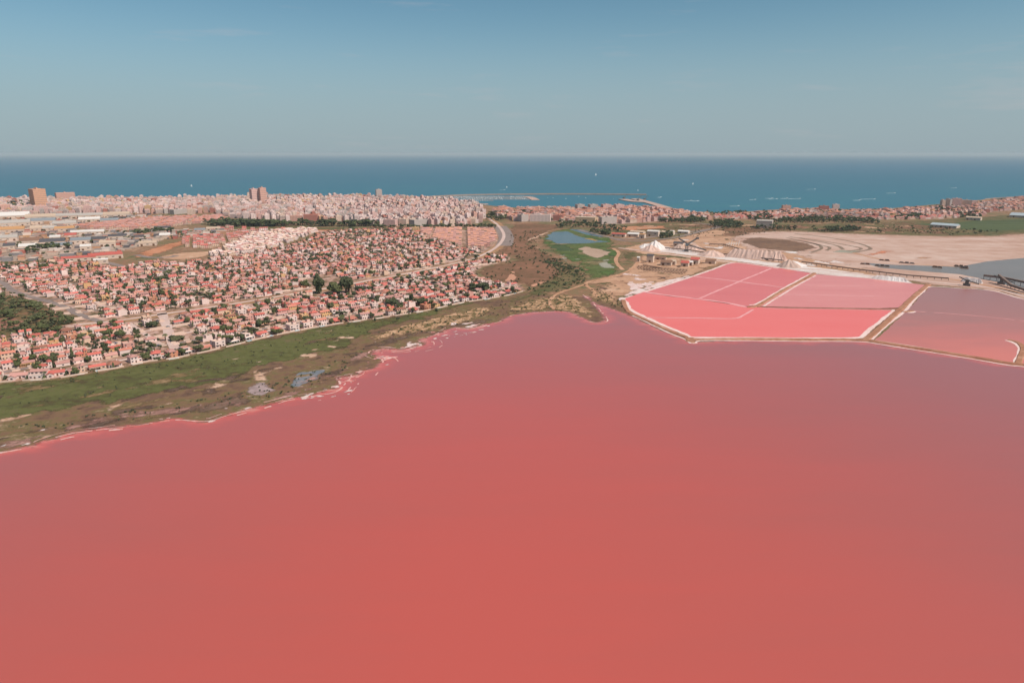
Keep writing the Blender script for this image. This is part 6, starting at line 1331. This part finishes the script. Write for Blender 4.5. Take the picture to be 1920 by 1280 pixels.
# woods, tree belts and trees in the town
trees = []
def belt(pts, n, spread, hmin, hmax, fo='dg', kinds=('round', 'pine')):
    P = smooth(GP(pts), 10)
    for _ in range(n):
        p = rng.choice(P); s = rng.uniform(hmin, hmax) * 1.55; add_tree(p[0] + rng.uniform(-spread, spread), p[1] + rng.uniform(-spread, spread), rng.choice(kinds), s * 1.15, s, rng.choice(fo), 'belt')
fm = Mass()
belt([(395, 420), (415, 424), (450, 425)], 70, 16, .8, 1.3); belt([(425, 420), (470, 423), (560, 423), (640, 424), (700, 424)], 260, 14, .8, 1.5); belt([(470, 424), (520, 424)], 80, 16, 1.0, 1.5)
belt([(700, 427), (780, 428), (860, 427), (925, 427)], 150, 9, .6, .9); belt([(250, 440), (290, 437), (320, 434)], 60, 10, .7, 1.1)
belt([(60, 473), (85, 470), (120, 466)], 40, 14, .8, 1.2); belt([(25, 395), (36, 386), (56, 390)], 60, 26, 1.2, 2.0); belt([(205, 388), (212, 400)], 20, 8, 1, 1.4); belt([(280, 385), (312, 386)], 30, 14, 1, 1.5)
for t in trees: fadd(t)
tag(fm.build('tree_belt', m_ffol), 'dark green belt of trees along the front of the town', 'trees', kind='stuff'); trees = []; fm = Mass()
for poly, n in (([(1232, 417), (1250, 411), (1290, 409), (1325, 411), (1322, 417), (1280, 418)], 220), ([(1330, 422), (1345, 416), (1380, 417), (1395, 426), (1360, 428), (1340, 427)], 130), ([(1440, 417), (1480, 410), (1560, 408), (1640, 412), (1650, 420), (1560, 418), (1500, 419)], 320), ([(1395, 408), (1440, 404), (1450, 412), (1420, 416)], 70), ([(1665, 410), (1720, 404), (1740, 408), (1700, 412)], 90), ([(905, 410), (930, 396), (950, 398), (960, 408), (930, 416)], 120), ([(1035, 424), (1060, 416), (1080, 420), (1150, 424), (1180, 430), (1160, 436), (1120, 428), (1050, 428)], 110), ([(1110, 432), (1150, 438), (1140, 442), (1105, 436)], 40), ([(960, 400), (1000, 396), (1000, 402), (970, 405)], 40), ([(1400, 430), (1440, 426), (1500, 430), (1480, 434)], 40), ([(1520, 433), (1600, 428), (1620, 432), (1560, 436)], 90), ([(1230, 440), (1262, 440), (1262, 446), (1240, 448)], 30), ([(1310, 401), (1400, 399), (1400, 403), (1320, 404)], 50), ([(1750, 392), (1790, 391), (1790, 398), (1755, 398)], 60), ([(1790, 404), (1840, 402), (1840, 409), (1800, 410)], 60), ([(1540, 400), (1580, 398), (1580, 402), (1545, 403)], 30), ([(1460, 402), (1500, 399), (1500, 404), (1465, 406)], 30)):
    scatter(GP(poly), int(n * 1.3), ['round', 'pine', 'round', 'bush'], .9, 1.7, 'ddg', 'wood')
for t in trees: fadd(t)
tag(fm.build('woods', m_ffol), 'dark woods and tree groups behind the salt works', 'trees', kind='stuff'); trees = []; fm = Mass()
scatter(T1, 240, ['round', 'palm', 'pine'], 1.0, 1.7, 'dg', 'town'); scatter(T3, 150, ['round', 'palm', 'pine'], .9, 1.6, 'dg', 'town'); scatter(T4, 260, ['round', 'palm', 'pine'], .9, 1.6, 'dg', 'town'); scatter(IND, 140, ['round', 'bush'], .8, 1.4, 'dg', 'town'); scatter(FLD, 90, ['round', 'bush'], .8, 1.4, 'dg', 'town')
for t in trees: fadd(t)
tag(fm.build('town_trees', m_ffol), 'scattered street trees between the town blocks', 'trees', kind='stuff'); trees = []; fm = Mass()
HEATH = GP([(950, 440), (1000, 430), (1020, 445), (1005, 460), (1050, 488), (1055, 520), (1000, 538), (950, 528), (905, 520), (900, 508), (958, 490), (960, 478)])
scatter(HEATH, 150, ['bush'], .6, 1.5, 'ddg', 'h'); scatter(GP([(985, 546), (1040, 512), (1060, 492), (1090, 505), (1105, 525), (1060, 545), (1000, 560)]), 130, ['bush'], .6, 1.6, 'ddg', 'h')
scatter(GP([(1010, 490), (1050, 484), (1085, 508), (1088, 522), (1050, 510)]), 90, ['bush'], .8, 1.7, 'dd', 'h')
scatter(GP([(0, 722), (330, 676), (640, 612), (860, 574), (800, 590), (640, 640), (400, 705), (200, 745), (0, 770)]), 150, ['bush'], .3, .7, 'dgo', 'h')
scatter(GP([(0, 800), (200, 775), (400, 745), (600, 690), (700, 645), (640, 700), (560, 735), (300, 782), (100, 805)]), 120, ['bush'], .3, .8, 'do', 'h')
scatter(GP([(700, 625), (900, 578), (1060, 552), (1110, 590), (1000, 580), (900, 600), (760, 630)]), 240, ['bush'], .3, .8, 'dgo', 'h')
scatter(GP([(1100, 540), (1150, 548), (1178, 585), (1120, 565)]), 70, ['bush'], .4, .8, 'dg', 'h')
scatter(GP([(1180, 440), (1330, 420), (1480, 430), (1380, 446), (1250, 445)]), 120, ['bush'], .6, 1.4, 'dg', 'h')
scatter(GP([(1480, 434), (1700, 424), (1900, 434), (1800, 442), (1600, 436)]), 160, ['bush', 'bush', 'round'], .6, 1.3, 'dg', 'h')
for t in trees: fadd(t)
tag(fm.build('scrub_bushes', m_ffol), 'low dark bushes dotted over heath, meadow and shore', 'bushes', kind='stuff')

# ================================================================== HARBOUR AND BOATS
m_stone = ground_mat('breakwater_stone', [(0.2, A(150, 124, 110)), (0.8, A(184, 154, 138))], .05, .3, .5, seed=108)
m_quay = ground_mat('quay_concrete', [(0.2, A(188, 152, 138)), (0.8, A(206, 174, 160))], .05, .3, .5, seed=109)
def mole(name, px, w, h, label, mat=m_stone):
    w *= K; P, N = frames(smooth(GP(px, 0), 12)); m = MB()
    for i in range(len(P) - 1):
        q = [(P[i] + N[i] * w / 2, P[i] - N[i] * w / 2), (P[i + 1] + N[i + 1] * w / 2, P[i + 1] - N[i + 1] * w / 2)]
        a, b_, c_, d = (*q[0][0], h), (*q[0][1], h), (*q[1][1], h), (*q[1][0], h); lo = lambda p: (p[0], p[1], -.5)
        m.poly((b_, c_, d, a)); m.poly((lo(b_), lo(c_), c_, b_)); m.poly((lo(d), lo(a), a, d))
        if i in (0, len(P) - 2): m.poly((lo(a), lo(b_), b_, a) if i == 0 else (lo(c_), lo(d), d, c_))
    return tag(obj(name, m.mesh(name, mat)), label, 'breakwater' if name == 'breakwater' else 'quay')
mole('breakwater', [(760, 373), (830, 368.5), (900, 366), (1000, 364.8), (1100, 364.8), (1212, 365.8)], 24, 4.2, 'long straight breakwater closing the harbour against the sea')
mole('quay', [(1252, 391), (1225, 383), (1205, 377.5), (1190, 373.5)], 26, 2.6, 'slanting stone jetty right of the harbour', m_quay)
mole('quay', [(1215, 380), (1190, 378.5), (1168, 374.5)], 30, 2.8, 'short pier with cranes at the harbour mouth', m_quay)
mole('quay', [(985, 369.3), (995, 371), (1004, 375.5)], 26, 2.2, 'short pink quay closing the marina on the right', m_quay)
PON = [(369.2, 836, 985), (370.6, 845, 990), (372.2, 852, 996), (374.0, 868, 1001), (376.2, 862, 925)]
for i, (v, u0, u1) in enumerate(PON): mole('pontoon', [(u0, v + .4), ((u0 + u1) / 2, v), (u1, v)], 7, .9, 'narrow floating pontoon, %s counting from the long breakwater' % nth(i + 1), m_quay)
mole('quay', [(850, 381), (880, 381.5), (912, 383.5)], 16, 2.0, 'narrow pontoon quay in front of the old town', m_quay)
m_hull = plain('white_hull', A(244, 240, 236), .3, .5); m_mast = plain('mast_metal', A(228, 222, 216)); m_sail = plain('white_sail', A(246, 242, 238))
def hull_mesh():
    m = MB(); top = [(-4, -1.1, 1), (2, -1.3, 1.1), (5, 0, 1.4), (2, 1.3, 1.1), (-4, 1.1, 1)]; bot = [(-3.6, -.7, -.2), (1.6, -.8, -.2), (4, 0, -.2), (1.6, .8, -.2), (-3.6, .7, -.2)]
    for i in range(5): m.poly((bot[i], bot[(i + 1) % 5], top[(i + 1) % 5], top[i]))
    m.poly(top); return m.mesh('hull', m_hull)
HULL = hull_mesh(); m = MB(); m.box(-2, 1.4, -.7, .7, 1.05, 1.9); CAB = m.mesh('cabin', m_hull); m = MB(); m.cyl(.6, 0, 1.9, 12.5, .12, .06, 5); MAST = m.mesh('mast', m_mast)
m = MB(); m.poly(((.5, .05, 2.6), (-3.6, .3, 2.8), (.5, .05, 12))); m.poly(((.55, -.05, 2.6), (.55, -.05, 12), (-3.55, .2, 2.8))); m.poly(((.8, 0, 11.6), (4.7, .4, 1.8), (.9, .2, 2.4))); SAIL = m.mesh('sail', m_sail)
def boat(u, v, s, label, sail=False, a=None, name='sailing_boat', cat='boat', mast=True):
    x, y = G(u, v, 0); e = empty(name, (x, y, .05), rng.uniform(0, 6.28) if a is None else a); s *= .5 * K; e.scale = (s, s, s); obj('hull', HULL, e); obj('cabin', CAB, e)
    if mast: obj('mast', MAST, e)
    if sail: obj('sail', SAIL, e)
    return tag(e, label, cat, 'boats in and off the harbour')
for (u, v, s, l) in [(1027, 371, 1.3, 'white boat at anchor, first from left in open harbour water'), (1037, 371.3, 1.5, 'white boat at anchor, second from left in open harbour water'), (1061, 373, 2.0, 'bright white boat at anchor in the middle of harbour'), (1085, 369, 2.0, 'white boat moored just inside the long breakwater'), (1098, 371.5, 1.8, 'white boat at anchor right of the moored one'), (1150, 373, 1.2, 'small boat close to the pier at harbour mouth'), (1062.5, 387.5, 1.7, 'white boat near the shore below the anchored boats')]:
    boat(u, v, s * .62, l, False, .2)
boat(359, 350, 1.61, 'lone white sailing boat on the sea at left', True, .3); boat(950, 352, 1.24, 'small sailing boat off the marina breakwater', True, .3)
boat(1117, 329, 2.48, 'far sailing boat high on the sea right of centre', True, .3); boat(1299, 346, 1.61, 'sailing boat out at sea above the jetty', True, .3); boat(1196, 358, 0.99, 'tiny boat just outside the harbour mouth', True, .3)
for row, (v, u0, u1) in enumerate(PON):
    n_ = 0; u = u0 + 2
    while u < u1 - 2:
        if not (944 < u < 954) and rng.random() < .9:
            n_ += 1; boat(u, v + rng.choice((-.34, .36)), rng.uniform(1.5, 2.6), 'white yacht moored %s from left along the %s pontoon from the breakwater' % (nth(n_), nth(row + 1)), False, R(rng.choice((84, 96, -90))), 'moored_yacht', 'yacht')
        u += rng.uniform(3.2, 5.2)
m_wake = plain('white_wake', A(206, 220, 224), .8, .1, .3)
for i, (u0, u1, v, w) in enumerate([(936, 946, 356.3, 7), (1282, 1296, 376.5, 6), (1298, 1309, 377, 10), (1404, 1416, 374.5, 8), (1434, 1448, 372, 8), (1441, 1457, 373, 8), (1463, 1476, 372.3, 9), (1478, 1500, 372.8, 9), (1512, 1528, 355, 10), (1600, 1612, 375.6, 9), (1613, 1640, 373.4, 9), (1662, 1678, 362.2, 10), (1782, 1792, 352.5, 10), (1369, 1385, 386.5, 6), (1233, 1239, 370, 8)]):
    ribbon('boat_wake', GP([(u0, v + .25), ((u0 + u1) / 2, v), (u1, v - .15)], 0), w, .06, m_wake, .5, 6, nscale=12, seed=i)
    boat(u1, v - .2, 1.6, 'small speedboat at the head of the %s white wake from left' % nth(i + 1), False, 0, 'speedboat', 'boat', False)
for i, (u, v) in enumerate([(1170, 374), (1196, 377), (1209, 376)]):
    x, y = G(u, v, 0); e = empty('harbour_crane', (x, y, 2.6), .3); m = MB(); m.box(-4, 4, -4, 4, 0, 6); obj('base', m.mesh('crane_base', m_steel), e); m = MB(); m.bar((0, 0, 6), (14, 0, 18), 1.2); obj('jib', m.mesh('crane_jib', m_steel), e)
    tag(e, 'dark crane on the pier, %s from left' % nth(i + 1), 'crane', 'cranes on the harbour pier')
print('objects', len(bpy.data.objects), 'tris', sum(len(p.loop_triangles) or len(p.polygons) for p in bpy.data.meshes))

# ================================================================== THE AIR
m_haze = bpy.data.materials.new('haze'); m_haze.use_nodes = True; nt = m_haze.node_tree; nt.nodes.clear()
ho = nt.nodes.new('ShaderNodeOutputMaterial'); pv = nt.nodes.new('ShaderNodeVolumePrincipled')
pv.inputs['Density'].default_value = 3.5e-5; pv.inputs['Color'].default_value = (0.80, 0.88, 0.92, 1); pv.inputs['Anisotropy'].default_value = 0.0
nt.links.new(pv.outputs[0], ho.inputs['Volume'])
m = MB(); m.box(-74000, 74000, -4000, 74000, -1.6, 198.0, 'x', True)
tag(obj('haze', m.mesh('haze', m_haze)), 'thin pale sea haze over town and water', 'haze', kind='stuff')
